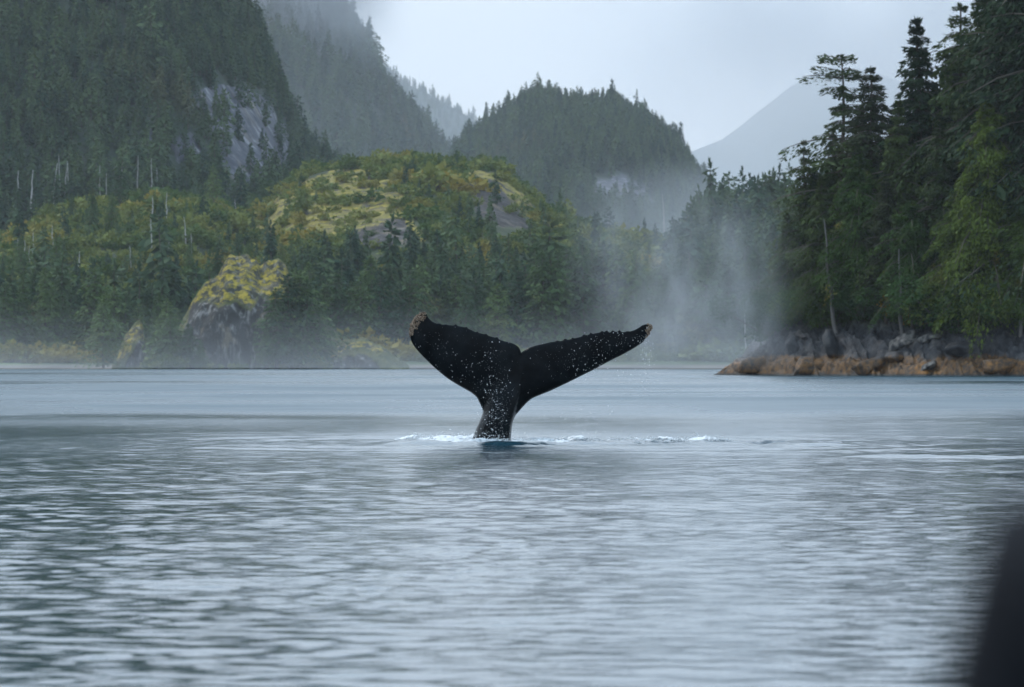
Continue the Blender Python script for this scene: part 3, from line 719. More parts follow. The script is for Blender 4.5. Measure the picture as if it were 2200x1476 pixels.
shore_rock([(690, 796), (702, 768), (725, 748), (760, 738), (800, 742), (830, 758), (848, 775), (880, 796)], 1232, 1248, [[(700, 765), (730, 745), (760, 734), (800, 738), (840, 760), (800, 752), (760, 748), (720, 768)]], [[(695, 796), (720, 770), (770, 765), (800, 770), (830, 796)]], 'low rounded boulder with yellow moss cap and grey base on the far shore', 203, 1.2)

for px_, top_, lab in ((468, 522, 'small conifer growing from the left crest of the mossy outcrop'), (532, 518, 'small conifer growing from the middle crest of the mossy outcrop'), (604, 522, 'small conifer growing from the right crest of the mossy outcrop')):
    X_o, Y_o, Z_o = HILLS['r201']['z'](np.array([float(px_)]), np.array([1.08])); z = float(Z_o[0]) - 0.6
    place('shore4', (float(X_o[0]), float(Y_o[0]), z), (YH - top_) * float(Y_o[0]) / FPX + CAMZ - z, px_ * 0.7, 'conifer_tree', lab, 'tree', wide=1.3)
for px_, D_, top_, key, lab in ((594, 1227, 618, 'shore5', 'conifer overlapping the right edge of the mossy outcrop face'), (618, 1230, 588, 'shore3', 'taller conifer behind the one overlapping the mossy outcrop face'), (572, 1225, 706, 'shore4', 'tiny conifer at the foot of the streaked rock face'),
                        (404, 1230, 694, 'shore4', 'short conifer at the left foot of the mossy outcrop'), (432, 1226, 728, 'shore2', 'tiny conifer below the mossy overhang at the left'), (366, 1231, 668, 'shore4', 'small conifer hugging the left side of the mossy outcrop'), (646, 1232, 580, 'shore3', 'conifer against the right side of the mossy outcrop'),
                        (662, 1230, 600, 'shore5', 'second conifer right of the mossy outcrop'), (628, 1228, 700, 'shore4', 'small conifer low on the right face of the mossy outcrop'), (360, 1236, 640, 'shore5', 'conifer in the gap between orange pinnacle and mossy outcrop'),
                        (688, 1236, 640, 'shore4', 'conifer left of the low mossy boulder'), (222, 1240, 640, 'shore4', 'conifer left of the orange pinnacle'), (345, 1238, 690, 'shore2', 'small conifer right of the orange pinnacle')):
    x, z = (px_ - CX) * D_ / FPX, 0.2
    place(key, (x, D_, z), (YH - top_) * D_ / FPX + CAMZ - z, px_ * 1.0, 'conifer_tree', lab, 'tree', wide=1.2)
prng = np.random.default_rng(90); bx_ = np.concatenate([prng.uniform(325, 395, 30), prng.uniform(640, 690, 26), prng.uniform(400, 640, 16)]); bD = prng.uniform(1226, 1234, len(bx_))
scatter('brush', 'green brush around the foot of the mossy outcrop', np.stack([(bx_ - CX) * bD / FPX, bD, np.full(len(bx_), 0.1)], -1), prng.uniform(1.5, 4.5, len(bx_)) * np.where((bx_ > 398) & (bx_ < 640), 0.38, 0.85), bushcol, 1.0, 91)

# ------------------------------------------------------------------ the near headland
def head_z(x, v):
    """x world metres, v metres behind the waterline"""
    pxx = np.asarray(x) * FPX / 605.0 + CX
    cap = np.interp(pxx, [1540, 1560, 1580, 1600, 1640, 1690, 1720, 1800, 1900, 1960, 2100, 2300, 3600], [-0.6, -0.1, 0.7, 1.6, 2.3, 3.8, 5.0, 5.6, 5.8, 5.5, 5.2, 5.4, 5.6])
    prof = np.interp(v, [-3, 0, 0.7, 2.2, 4.5, 9, 20, 50, 110, 200], [-1.2, -0.05, 0.9, 1.8, 3.9, 5.6, 7.0, 9, 11, 12])
    z = np.minimum(prof, cap + np.clip(v - 9, 0, 200) * 0.07 * smooth(1760, 1950, pxx))
    z = z - smooth(6, 40, v) * 3.5 * (1 - smooth(1600, 1780, pxx))
    y = head_shore(x) + v
    fold = 1 - np.abs(fbm((x + 0.35 * z) / 1.9, v / 5.0, 91, 4, 0.55)) * 2
    n = fbm(x / 0.55, v / 0.8, 92, 4, 0.55)
    big = fbm(x / 5.0, v / 6.0, 93, 3)
    amp = smooth(-2, 1.5, v) * np.clip(cap * 0.5, 0.1, 1)
    return z + amp * (0.95 * fold - 0.5 + 0.34 * n + 0.8 * big + 0.25 * np.round(2.2 * fbm(x / 2.6, v / 1.7, 97, 3)) / 2.2)
def head_shore(x): return 632.0 - (np.asarray(x) - 24.0) * 1.55 * np.exp(-(np.maximum(np.asarray(x) - 24.0, 0)) / 90.0)
hx = np.concatenate([np.linspace(21, 62, 400), np.linspace(63, 160, 40)]); hv = np.concatenate([np.linspace(-3, 14, 170), np.linspace(14.6, 60, 50), np.linspace(63, 100, 12)])
HV, HX = np.meshgrid(hv, hx, indexing='ij')
HXX = HX + 0.4 * fbm(HX / 1.4, HV / 1.0, 95, 3) * smooth(-1, 2, HV)
HY = head_shore(HX) + HV + 0.9 * fbm(HX / 2.2, HV / 2.0, 96, 3)
me = new_mesh('headland', np.stack([HXX, HY, head_z(HX, HV)], -1).reshape(-1, 3), grid_faces(*HX.shape), [M['tidal']], True)
tag(link('headland', me), 'rocky wooded point with brown seaweed band at the waterline', kind='structure')

def hp_loc(px_, v):
    D = 600.0
    for _ in range(6):
        x = (px_ - CX) * D / FPX; D = float(head_shore(x)) + v
    return x, D, float(head_z(np.array(x), np.array(float(v)))) - 0.3
def htree(key, px_, v, top, label, name='conifer_tree', wide=1.0, rz=None, cat='tree', group=None, lean=(0, 0), sink=0.0, names=('trunk', 'crown')):
    x, y, z = hp_loc(px_, v); z -= sink
    h = (YH - top) * y / FPX + CAMZ - z
    return place(key, (x, y, z), h, R1.uniform(0, 6.28) if rz is None else rz, name, label, cat, group, wide, lean, names)
HT = [('spruceC', 1727, 12, 298, 'slim spiky spruce, leftmost treetop of the headland', 1.15), ('flattop', 1805, 14, 116, 'tall flat topped conifer with bare upper trunk and ragged tiers on the headland', 1.25),
      ('tired', 1880, 16, 140, 'round shouldered brownish conifer right of the flat topped tree', 1.15), ('spruceA', 1975, 20, 32, 'tall dense pointed spruce in the middle of the headland', 1.25),
      ('spruceC', 2068, 24, 2, 'pointed spruce with long side branches, top touching the upper picture edge', 1.35), ('spruceB', 2115, 22, -70, 'very tall dark spruce cut by the top edge, beside the pointed spruce', 1.0),
      ('deep', 2172, 18, -130, 'spruce painted almost black for shade, filling the upper right corner', 1.0), ('deep', 2235, 14, -90, 'spruce painted black for shade on the right picture edge', 1.1),
      ('cedar', 2125, 8, 215, 'broad yellow green cedar with drooping sprays at the right of the headland', 0.75), ('spruceB', 1765, 9, 375, 'bushy dark spruce below the spiky left treetop', 0.95),
      ('cedarB', 1845, 10, 330, 'green cedar in front of the brownish conifer', 0.95), ('tired', 1905, 9, 380, 'brownish thin conifer in the middle of the headland front', 1.1),
      ('spruceB', 1930, 13, 210, 'dark spruce filling the gap left of the dense pointed spruce', 0.85), ('spruceB', 2020, 12, 240, 'dark spruce just right of and below the dense pointed spruce', 0.9),
      ('cedarB', 2060, 8, 400, 'half height cedar above the orange leaved bush', 0.95), ('spruceA', 1694, 10, 455, 'short spruce with ragged branches at the left rim of the headland wood', 1.35),
      ('cedarB', 1960, 8, 430, 'low green cedar above the pale slabs of the headland', 0.95), ('cedarB', 2200, 7, 420, 'half height cedar on the right picture edge', 0.95), ('cedar', 1676, 8, 560, 'low leaning cedar reaching out over the tip of the headland', 0.8),
      ('spruceB', 1748, 13, 345, 'dark spruce between the spiky left treetop and the flat topped tree', 0.8), ('spruceB', 1790, 17, 270, 'dark spruce filling the space under the flat topped tree', 0.75), ('tired', 2160, 12, 160, 'brown tinged conifer behind the broad yellow green cedar', 1.0), ('spruceB', 1850, 26, 230, 'dark spruce deep in the wood behind the green cedar', 0.95)]
for key, px_, v, top, lab, wd in HT: htree(key, px_, v, top, lab, wide=wd)
for k in range(26):                                              # the wood behind closes the gaps
    px_ = 1760 + k * 21 + R1.uniform(-12, 12); v = R1.uniform(24, 60)
    top = np.interp(px_, [1760, 1830, 1900, 1990, 2080, 2200, 2320], [420, 300, 260, 150, 60, -60, -100]) + R1.uniform(0, 90)
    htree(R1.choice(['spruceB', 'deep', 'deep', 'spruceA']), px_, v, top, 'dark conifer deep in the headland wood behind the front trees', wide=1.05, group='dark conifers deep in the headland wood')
BU = [('bushA', 1672, 5.5, 610, 'pale green bush hanging over the tip of the headland', 1.0), ('bushA', 1735, 6.0, 600, 'large light green bush at the foot of the left spruces', 1.15), ('bushB', 1790, 6.5, 590, 'olive bush below the leaning bare trunk', 1.1),
      ('bushA', 1850, 6.5, 600, 'green bush above the dark cleft of the headland rocks', 1.15), ('bushB', 1915, 8, 590, 'dull bush above the grey ledges', 1.1), ('bushA', 2045, 7, 560, 'leafy green bush beside the orange leaved bush', 1.0),
      ('bushB', 2100, 6, 600, 'bush at the foot of the broad yellow green cedar', 1.2), ('bushA', 2165, 6, 590, 'bush at the right end of the headland rocks', 1.2), ('bushB', 2220, 6, 580, 'bush on the right picture edge above the seaweed', 1.2),
      ('goldbush', 1983, 7, 610, 'small bush with orange yellow leaves in the headland wood', 0.75), ('bushB', 1975, 9, 570, 'dark bush behind the orange leaved bush', 1.0), ('bushA', 1700, 7, 560, 'tall bush under the low leaning cedar', 0.8)]
for key, px_, v, top, lab, wd in BU: htree(key, px_, v + 3.5, top, lab, 'bush', wd, cat='bush', names=('stems', 'leaves'))
htree('greysnag0', 1797, 6.0, 470, 'grey bare leaning trunk in front of the headland wood', 'dead_tree', 1.6, cat='dead tree', lean=(0, -0.06), names=('trunk', 'branches'))
htree('greysnag1', 2192, 5.0, 370, 'pale bare trunk at the right picture edge', 'dead_tree', 1.0, cat='dead tree', lean=(0, -0.04), names=('trunk', 'branches'))
htree('greysnag2', 1938, 5.0, 535, 'short twisted dead trunk above the pale slabs', 'dead_tree', 2.0, cat='dead tree', lean=(0, 0.08), names=('trunk', 'branches'))

# boulders and slabs along the waterline of the headland
def rock_mesh(seed, sx, sy, sz, tilt):
    rng = np.random.default_rng(seed); nu, nv = 28, 16
    th = np.linspace(0, 2 * math.pi, nu, endpoint=False); ph = np.linspace(0.02, math.pi - 0.02, nv)
    PH, TH = np.meshgrid(ph, th, indexing='ij')
    d = np.stack([np.sin(PH) * np.cos(TH), np.sin(PH) * np.sin(TH), np.cos(PH)], -1)
    r = np.full(PH.shape, 2.0)
    for k in range(13):                                          # flat facets cut the ball into a slab
        nrm = rng.normal(0, 1, 3); nrm /= np.linalg.norm(nrm); dd = d @ nrm; off = rng.uniform(0.62, 1.0)
        r = np.where(dd > 0.05, np.minimum(r, off / np.maximum(dd, 0.05)), r)
    r = np.minimum(r, 1.25) * (1 + 0.05 * fbm(TH * 3, PH * 3, seed, 3))
    P = d * r[..., None] * np.array([sx, sy, sz])
    c, s = math.cos(tilt), math.sin(tilt)
    P = np.stack([P[..., 0] * c - P[..., 2] * s, P[..., 1], P[..., 0] * s + P[..., 2] * c], -1)
    V = P.reshape(-1, 3); i = np.arange(nv - 1)[:, None] * nu; j = np.arange(nu)[None, :]; j2 = (j + 1) % nu
    F = np.stack([i + j, i + nu + j, i + nu + j2, i + j2], -1).reshape(-1, 4)
    return V, F
M['slab'] = simple('pale_slab', (0.014, 0.013, 0.014), 0.75, 0.3, 1.6, (0.17, 0.155, 0.135))
RK = [(1625, 0.9, 0.9, 2.0, 1.4, 1.0, 0.15, 'tidal', 'rounded seaweed covered boulder at the tip of the headland'), (1745, 0.9, 0.9, 2.7, 1.4, 1.1, 0.05, 'tidal', 'broad seaweed covered ledge right of the tip boulder'),
      (1705, 3.6, 2.6, 1.0, 1.4, 2.2, 0.5, 'tidal', 'upright grey fold of rock above the seaweed near the tip'), (1790, 4.0, 2.6, 1.2, 1.4, 2.2, 0.4, 'tidal', 'tall grey rib of rock above the seaweed ledge'),
      (1940, 5.0, 3.6, 2.2, 1.6, 0.8, 0.35, 'slab', 'long pale tilted slab under the headland bushes'), (2005, 6.0, 3.9, 1.6, 1.5, 0.6, 0.2, 'slab', 'short pale slab right of the long tilted one'),
      (1930, 3.4, 2.1, 1.3, 1.2, 0.7, 0.25, 'tidal', 'round topped dark rock below the long tilted slab'), (1992, 1.0, 0.95, 0.9, 0.8, 0.45, 0.55, 'slab', 'bright tan broken slab lying in the seaweed'),
      (2065, 3.5, 2.6, 2.4, 1.6, 0.8, -0.05, 'tidal', 'long dark ledge above the seaweed at the right'), (2150, 1.5, 0.9, 2.6, 1.5, 0.9, -0.05, 'tidal', 'seaweed covered hump at the right picture edge'),
      (1870, 1.2, 0.9, 2.0, 1.4, 1.0, 0.35, 'tidal', 'sloping seaweed covered rock in the middle of the headland')]
for k, (px_, v, zc, sx, sy, sz, tl, mt, lab) in enumerate(RK):
    x, y, z = hp_loc(px_, v)
    me = new_mesh('shore_boulder', *rock_mesh(300 + k, sx, sy, sz, tl), [M[mt]], True)
    o = link('shore_boulder', me, None, (x, y, zc)); o.rotation_euler = (0, 0, R1.uniform(-0.3, 0.3)); tag(o, lab, 'rock')

# ------------------------------------------------------------------ the whale's tail
WD = 100.0
def fp(p): return np.array([(p[0] - CX) * WD / FPX, CAMZ + (YH - p[1]) * WD / FPX])
TR_L = [(1119.8, 757.5), (1115, 747), (1105.5, 739.5), (1093, 735), (1080, 732), (1064, 724.5), (1051, 720.5), (1037, 716), (1022.7, 712.5), (1013, 708), (1003.6, 704), (994, 701), (981, 699), (965, 697.5), (952.7, 696.5), (940, 694.5), (929, 690.6), (922.5, 685), (918.4, 679), (916, 673.5), (909.8, 671.9)]
LE_L = [(909.8, 671.9), (901.8, 675.7), (893.9, 682.5), (886.5, 694.8), (882.5, 709), (882, 721.8), (886, 736), (895.5, 750.5), (911.4, 768), (927.3, 783.9), (943.2, 798), (959, 811), (978, 823.6), (997.3, 834.8), (1013.2, 844.3), (1024.3, 853.9), (1030.7, 866.6), (1036.5, 879.3), (1037, 887), (1032.3, 900), (1024.3, 919), (1018, 935), (1013.8, 947.7), (1008, 970), (1000, 1040)]
LE_R = [(1108, 1040), (1100, 970), (1097.5, 949.3), (1099, 925.4), (1102.3, 906.4), (1107, 893.6), (1115, 884), (1124.5, 873), (1134, 863.4), (1143.6, 856), (1159.5, 849), (1181.8, 840), (1213.6, 825), (1245.4, 809.3), (1277, 793.4), (1309, 776), (1341, 760), (1366, 745.7), (1382, 734.5), (1390, 723), (1397, 714), (1401, 704), (1398, 698.5)]
TR_R = [(1398, 698.5), (1391.8, 696.4), (1382, 698), (1372.7, 704), (1363, 709), (1347, 712), (1334.5, 712.3), (1321.8, 712), (1309, 713.5), (1296.3, 713), (1286.8, 713.5), (1274, 716), (1261, 718.5), (1245.4, 723), (1226, 727.5), (1207, 731.2), (1188, 734), (1169, 738.5), (1150, 742.8), (1137, 747), (1127.7, 752), (1119.8, 757.5)]
def catmull(pts, step):
    P = np.array([fp(p) for p in pts]); P = np.vstack([2 * P[0] - P[1], P, 2 * P[-1] - P[-2]]); out = []
    for i in range(1, len(P) - 2):
        n = max(int(np.linalg.norm(P[i + 1] - P[i]) / step), 1); t = np.arange(n)[:, None] / n
        a, b, c, d = P[i - 1], P[i], P[i + 1], P[i + 2]
        out.append(0.5 * ((2 * b) + (c - a) * t + (2 * a - 5 * b + 4 * c - d) * t ** 2 + (3 * b - a - 3 * c + d) * t ** 3))
    return np.vstack(out)
def serrate(P, x0, x1, seed, amp):
    rng = np.random.default_rng(seed)
    s = np.concatenate([[0], np.cumsum(np.linalg.norm(np.diff(P, axis=0), axis=1))])
    d = np.gradient(P, axis=0); n = np.stack([d[:, 1], -d[:, 0]], -1); n /= np.linalg.norm(n, axis=1, keepdims=True)
    n = np.where(n[:, 1:2] < 0, -n, n)
    off = np.zeros(len(P)); q = 0.0
    while q < s[-1]:
        q += rng.uniform(0.05, 0.21); off += amp * rng.uniform(0.3, 1.25) * np.exp(-((s - q) / rng.uniform(0.018, 0.032)) ** 2)
    env = smooth(min(x0, x1), min(x0, x1) + 0.15, P[:, 0]) * (1 - smooth(max(x0, x1) - 0.2, max(x0, x1), P[:, 0]))
    return P + n * (off * env)[:, None] - n * (amp * 0.3 * env)[:, None]
pTL = serrate(catmull(TR_L, 0.013), -1.45, -0.1, 3, 0.032); pLL = catmull(LE_L, 0.016)
pLR = catmull(LE_R, 0.016); pTR = serrate(catmull(TR_R, 0.013), 0.65, 2.2, 4, 0.030)
outline = np.vstack([pTL, pLL, pLR, pTR])
lead = np.vstack([pLL, pLR]); trail = np.vstack([pTL, pTR])
gx, gz = np.meshgrid(np.arange(-1.85, 2.55, 0.024), np.arange(-0.8, 2.35, 0.024)); gx = gx + (np.arange(gx.shape[0])[:, None] % 2) * 0.012
gp = np.stack([gx.ravel(), gz.ravel()], -1); gp = gp[inpoly(gp[:, 0], gp[:, 1], [tuple(p) for p in outline[::2]])]
def mind(P, Q):
    r = np.empty(len(P))
    for i in range(0, len(P), 2000): r[i:i + 2000] = np.sqrt(((P[i:i + 2000, None, :] - Q[None]) ** 2).sum(-1).min(1))
    return r
gp = gp[mind(gp, outline) > 0.014]
allp = np.vstack([outline, gp]); nb_ = len(outline)
res = geometry.delaunay_2d_cdt([Vector(p) for p in allp], [(i, (i + 1) % nb_) for i in range(nb_)], [], 1, 1e-6)
cv = np.array([tuple(v) for v in res[0]]); cf = np.array([f for f in res[2] if len(f) == 3])
x_, z_ = cv[:, 0], cv[:, 1]
dl = mind(cv, lead); dt = mind(cv, trail); db = np.minimum(dl, dt); onb = db < 1e-5
span = np.abs(x_ - 0.1)
hl = 0.125 * np.sqrt(np.clip(1 - (1 - np.clip(dl / 0.26, 0, 1)) ** 2, 0, 1)) * np.clip(dt / (dt + 0.30) * 1.45, 0, 1) * (1 - 0.55 * np.clip(span / 2.3, 0, 1))
xl = np.interp(z_, [-0.8, 0, 0.3, 0.5, 0.62, 0.9, 1.3, 1.6], [-0.84, -0.71, -0.61, -0.515, -0.5, -0.42, -0.25, -0.1]); xr = np.interp(z_, [-0.8, 0, 0.3, 0.5, 0.62, 0.9, 1.3, 1.6], [0.08, -0.02, 0.01, 0.06, 0.09, 0.16, 0.22, 0.26])
u_ = (x_ - (xl + xr) / 2) / ((xr - xl) / 2)
hp_ = np.interp(u_, [-1.0, -0.92, -0.62, -0.35, 0.1, 0.6, 0.85, 0.95, 1.0], [0, 0.10, 0.31, 0.40, 0.44, 0.42, 0.34, 0.2, 0.0])
hp_ = hp_ * (1 - smooth(0.25, 1.5, z_)) * np.clip(db / 0.02, 0, 1)
hh = np.sqrt(hl ** 2 + hp_ ** 2); hh[onb] = 0
y0 = WD + 0.28 - 0.16 * z_ + np.where(x_ < 0, -0.075, 0.05) * x_ ** 2 - 0.18 * smooth(-1.5, -1.8, x_)
groove = 0.035 * np.exp(-((x_ - np.interp(z_, [0.6, 1.58], [0.06, 0.15])) / 0.05) ** 2) * smooth(0.85, 1.4, z_)
yf = y0 - np.maximum(hh - groove * (~onb), 0) - 0.004 * fbm(x_ * 6, z_ * 6, 61, 3) * (~onb); yb = y0 + hh * 0.9
nv_ = len(cv); bmap = np.arange(nv_); inner = np.where(~onb)[0]; bmap2 = bmap.copy(); bmap2[inner] = nv_ + np.arange(len(inner))
V = np.vstack([np.stack([x_, yf, z_], -1), np.stack([x_[inner], yb[inner], z_[inner]], -1)])
# orient the front faces toward the camera
a, b, c = V[cf[:, 0]], V[cf[:, 1]], V[cf[:, 2]]
flip = np.cross(b - a, c - a)[:, 1] > 0; cf2 = cf.copy(); cf2[flip] = cf[flip][:, ::-1]
wme = new_mesh('whale_tail', V, np.vstack([cf2, bmap2[cf2[:, ::-1]]]), [M['whale']], True)
whale = link('whale', None, None, (0, WD, 0)); tag(whale, 'humpback whale diving with its wide black tail raised out of the water', 'whale')
wb = link('tail_flukes', wme, whale); wb.location = (0, -WD, 0)

def cone_cluster(anchor, seed, nrm, smin, smax):
    rng = np.random.default_rng(seed); Vs, Fs, o = [], [], 0
    for p in anchor:
        r = rng.uniform(smin, smax); hgt = r * rng.uniform(0.8, 1.5); n = np.array(nrm) + rng.normal(0, 0.45, 3); n /= np.linalg.norm(n)
        u = np.cross(n, [0.3, 0.2, 0.9]); u /= np.linalg.norm(u); v = np.cross(n, u); k = 7; a = np.linspace(0, 6.283, k, endpoint=False) + rng.random()
        ring = np.cos(a)[:, None] * u + np.sin(a)[:, None] * v
        P = np.vstack([p + ring * r - n * r * 0.4, p + ring * r * 0.55 + n * hgt, p[None] + n * hgt * 0.55])
        j = np.arange(k); j2 = (j + 1) % k
        Vs.append(P); Fs.append(np.vstack([np.stack([j, j2, k + j2], -1), np.stack([j, k + j2, k + j], -1), np.stack([k + j, k + j2, np.full(k, 2 * k)], -1)]) + o); o += len(P)
    return np.vstack(Vs), np.vstack(Fs)
def surf_pts(cond, n, seed):
    idx = np.where(cond)[0]; rng = np.random.default_rng(seed); i = rng.choice(idx, n)
    return V[i] + rng.normal(0, 0.006, (n, 3))
PXv = x_ * FPX / WD + CX; PYv = YH - (z_ - CAMZ) * FPX / WD
cl = (PXv < 915) & (PYv < 722) & (dl < 0.055 + 0.05 * (PYv < 705) * (PYv > 680)) 
m1 = cone_cluster(surf_pts(np.concatenate([cl, np.zeros(len(inner), bool)]), 260, 1), 2, (-0.35, -1, 0.1), 0.008, 0.021)
cr = (PXv > 1388) & (PYv < 727) & (PXv > 1386 + (727 - PYv) * 0.15)
m2 = cone_cluster(surf_pts(np.concatenate([cr, np.zeros(len(inner), bool)]), 110, 3), 4, (0.4, -1, 0.0), 0.007, 0.016)
for mm, lab in ((m1, 'brown and white barnacles crusting the edge of the left fluke tip'), (m2, 'small brown barnacle patch on the right fluke tip')):
    o = link('barnacles', new_mesh('barnacles', *mm, [M['barnacle']]), whale); o.location = (0, -WD, 0); o['kind'] = 'stuff'; o['label'] = lab

# ------------------------------------------------------------------ drops, splash
ICO_V = np.array([[1, 0, 0], [-1, 0, 0], [0, 1, 0], [0, -1, 0], [0, 0, 1], [0, 0, -1]], float)
ICO_F = np.array([[0, 2, 4], [2, 1, 4], [1, 3, 4], [3, 0, 4], [2, 0, 5], [1, 2, 5], [3, 1, 5], [0, 3, 5]])
def drops(P, S):
    n = len(P); V = (ICO_V[None] * S[:, None, :] + P[:, None, :]).reshape(-1, 3)
    F = (ICO_F[None] + (np.arange(n) * 6)[:, None, None]).reshape(-1, 3); return V, F
rng = np.random.default_rng(8)
def px2(pxs, pys, D): return np.stack([(pxs - CX) * D / FPX, D, CAMZ + (YH - pys) * D / FPX], -1)
L_ = []
def cloud(n, cx_, cy_, sx_, sy_, smin, smax, D=(99.0, 99.5), clip=True):
    q = cx_ + sx_ * rng.normal(0, 1, n); w = cy_ + sy_ * rng.normal(0, 1, n); w = np.minimum(w, 948)
    d = rng.uniform(D[0], D[1], n); r = smin + (smax - smin) * rng.random(n) ** 5
    L_.append((px2(q, w, d), np.stack([r, r, r * rng.uniform(1, 1.5, n)], -1)))
cloud(330, 1062, 850, 17, 60, 0.002, 0.011); cloud(260, 1062, 905, 20, 32, 0.002, 0.010); cloud(150, 1000, 790, 45, 40, 0.0015, 0.009); cloud(80, 930, 740, 30, 28, 0.0015, 0.007)
cloud(230, 1250, 780, 50, 26, 0.0015, 0.009); cloud(120, 1330, 735, 35, 14, 0.002, 0.008); cloud(260, 1388, 765, 9, 36, 0.003, 0.009); cloud(200, 1268, 915, 40, 26, 0.002, 0.008); cloud(70, 1390, 860, 16, 50, 0.002, 0.006)
cloud(220, 1060, 940, 30, 8, 0.003, 0.011); cloud(160, 1180, 880, 90, 40, 0.0015, 0.005)
me = new_mesh('falling_droplets', *drops(np.vstack([a for a, _ in L_]), np.vstack([b for _, b in L_])), [M['foam_lit_drops']], True)  # clear drops coloured white to stand for the backlight in them
tag(link('falling_droplets', me), 'water drops coloured backlit white, running and falling off the whale tail', kind='stuff')

def foam_zone(n, x0, x1, yc, yw, zmax, smin, smax, seed, thresh=-0.1):
    r_ = np.random.default_rng(seed); m = n * 4
    x = r_.uniform(x0, x1, m); y = yc + yw * r_.normal(0, 0.6, m)
    keep = fbm(x / 0.25, y / 0.5, seed, 3) > thresh; x, y = x[keep][:n], y[keep][:n]; k = len(x)
    env = np.clip(np.minimum(x - x0, x1 - x) / 0.4, 0.05, 1)
    z = zmax * env * np.clip(0.35 + 0.65 * fbm(x / 0.3, y / 0.6, seed + 1, 3), 0, 1) * r_.random(k) ** 1.3
    s = smin + (smax - smin) * r_.random(k) ** 3
    return np.stack([x, y, z], -1), np.stack([s * r_.uniform(1, 2.4, k), s * 1.5, s * 0.75], -1)
FZ = [foam_zone(5000, -2.05, 0.1, 100.9, 0.8, 0.28, 0.003, 0.013, 400), foam_zone(2600, -0.75, 1.15, 99.2, 0.5, 0.14, 0.003, 0.012, 410), foam_zone(1500, 0.1, 2.3, 100.7, 0.8, 0.12, 0.002, 0.009, 420, 0.1),
      foam_zone(2600, 1.7, 4.0, 100.4, 0.6, 0.20, 0.003, 0.012, 430, 0.0), foam_zone(900, -1.9, 0.9, 98.2, 0.25, 0.05, 0.003, 0.010, 440, 0.15), foam_zone(900, 1.0, 3.6, 99.0, 0.2, 0.06, 0.003, 0.010, 450, 0.15)]
me = new_mesh('splash_drops', *drops(np.vstack([a for a, _ in FZ]), np.vstack([b for _, b in FZ])), [M['foam_lit_drops']], True)
tag(link('splash_drops', me), 'spray of white drops thrown up round the whale tail', kind='stuff')
def froth_mat():
    m, t, b = material('churned_water', 0.12, 0.5)
    g = t.add('ShaderNodeNewGeometry'); P = g.outputs['Position']
    n = t.noise(P, 1.0, 5, 0.65, (5.0, 2.6, 9.0)); n2 = t.noise(P, 1.0, 4, 0.6, (22, 12, 22))
    at = t.add('ShaderNodeAttribute', attribute_name='froth')
    k = t.ramp(t.math('ADD', t.math('MULTIPLY', n, 0.75), t.math('ADD', t.math('MULTIPLY', n2, 0.25), at.outputs['Fac'])), 0.62, 0.80)
    t.link(t.mix(k, (0.004, 0.015, 0.019), (0.60, 0.60, 0.59)), b.inputs['Base Color']); t.link(t.math('MULTIPLY_ADD', k, 0.5, 0.08), b.inputs['Roughness'])
    bp = t.add('ShaderNodeBump', Strength=0.7, Distance=0.03); t.link(n2, bp.inputs['Height']); t.link(bp.outputs[0], b.inputs['Normal'])
    return m
M['froth'] = froth_mat()
def froth(x0, x1, y0, y1, seed, hgt, cover):
    nx_, ny_ = int((x1 - x0) / 0.022), int((y1 - y0) / 0.05)
    X, Y = np.meshgrid(np.linspace(x0, x1, nx_), np.linspace(y0, y1, ny_)); u = (X - x0) / (x1 - x0) * 2 - 1; v = (Y - y0) / (y1 - y0) * 2 - 1
    env = np.clip(1 - (np.abs(u) ** 3 + v ** 2) + 0.35 * fbm(X / 0.5, Y / 0.6, seed + 5, 3), 0, 1)
    n1 = fbm(X / 0.30, Y / 0.55, seed, 4, 0.6); n2 = 1 - np.abs(fbm(X / 0.14, Y / 0.3, seed + 1, 3)) * 2
    Z = hgt * np.sqrt(env) * (0.45 + 0.8 * n1 + 0.25 * n2) - 0.06 * (1 - env) + 0.0
    Z = np.where(env <= 0.0, -0.08, Z)
    return np.stack([X, Y, Z], -1).reshape(-1, 3), grid_faces(ny_, nx_), (cover + 0.9 * Z / max(hgt, 0.01) * 0.25).ravel() * 1.0
FR = [froth(-2.2, 0.3, 99.9, 102.4, 500, 0.12, 0.16), froth(-2.0, 1.5, 98.2, 100.0, 510, 0.09, 0.15), froth(0.2, 2.2, 99.9, 101.8, 520, 0.10, 0.09), froth(1.7, 4.2, 99.6, 101.3, 530, 0.12, 0.11), froth(3.6, 6.0, 99.6, 100.6, 540, 0.06, -0.2)]
Vs_, Fs_, As_, o_ = [], [], [], 0
for V_, F_, A_ in FR: Vs_.append(V_); Fs_.append(F_ + o_); As_.append(A_); o_ += len(V_)
me = new_mesh('splash_foam', np.vstack(Vs_), np.vstack(Fs_), [M['froth']], True); vattr(me, 'froth', np.concatenate(As_))
tag(link('splash_foam', me), 'churned white water around the base of the whale tail', kind='stuff')

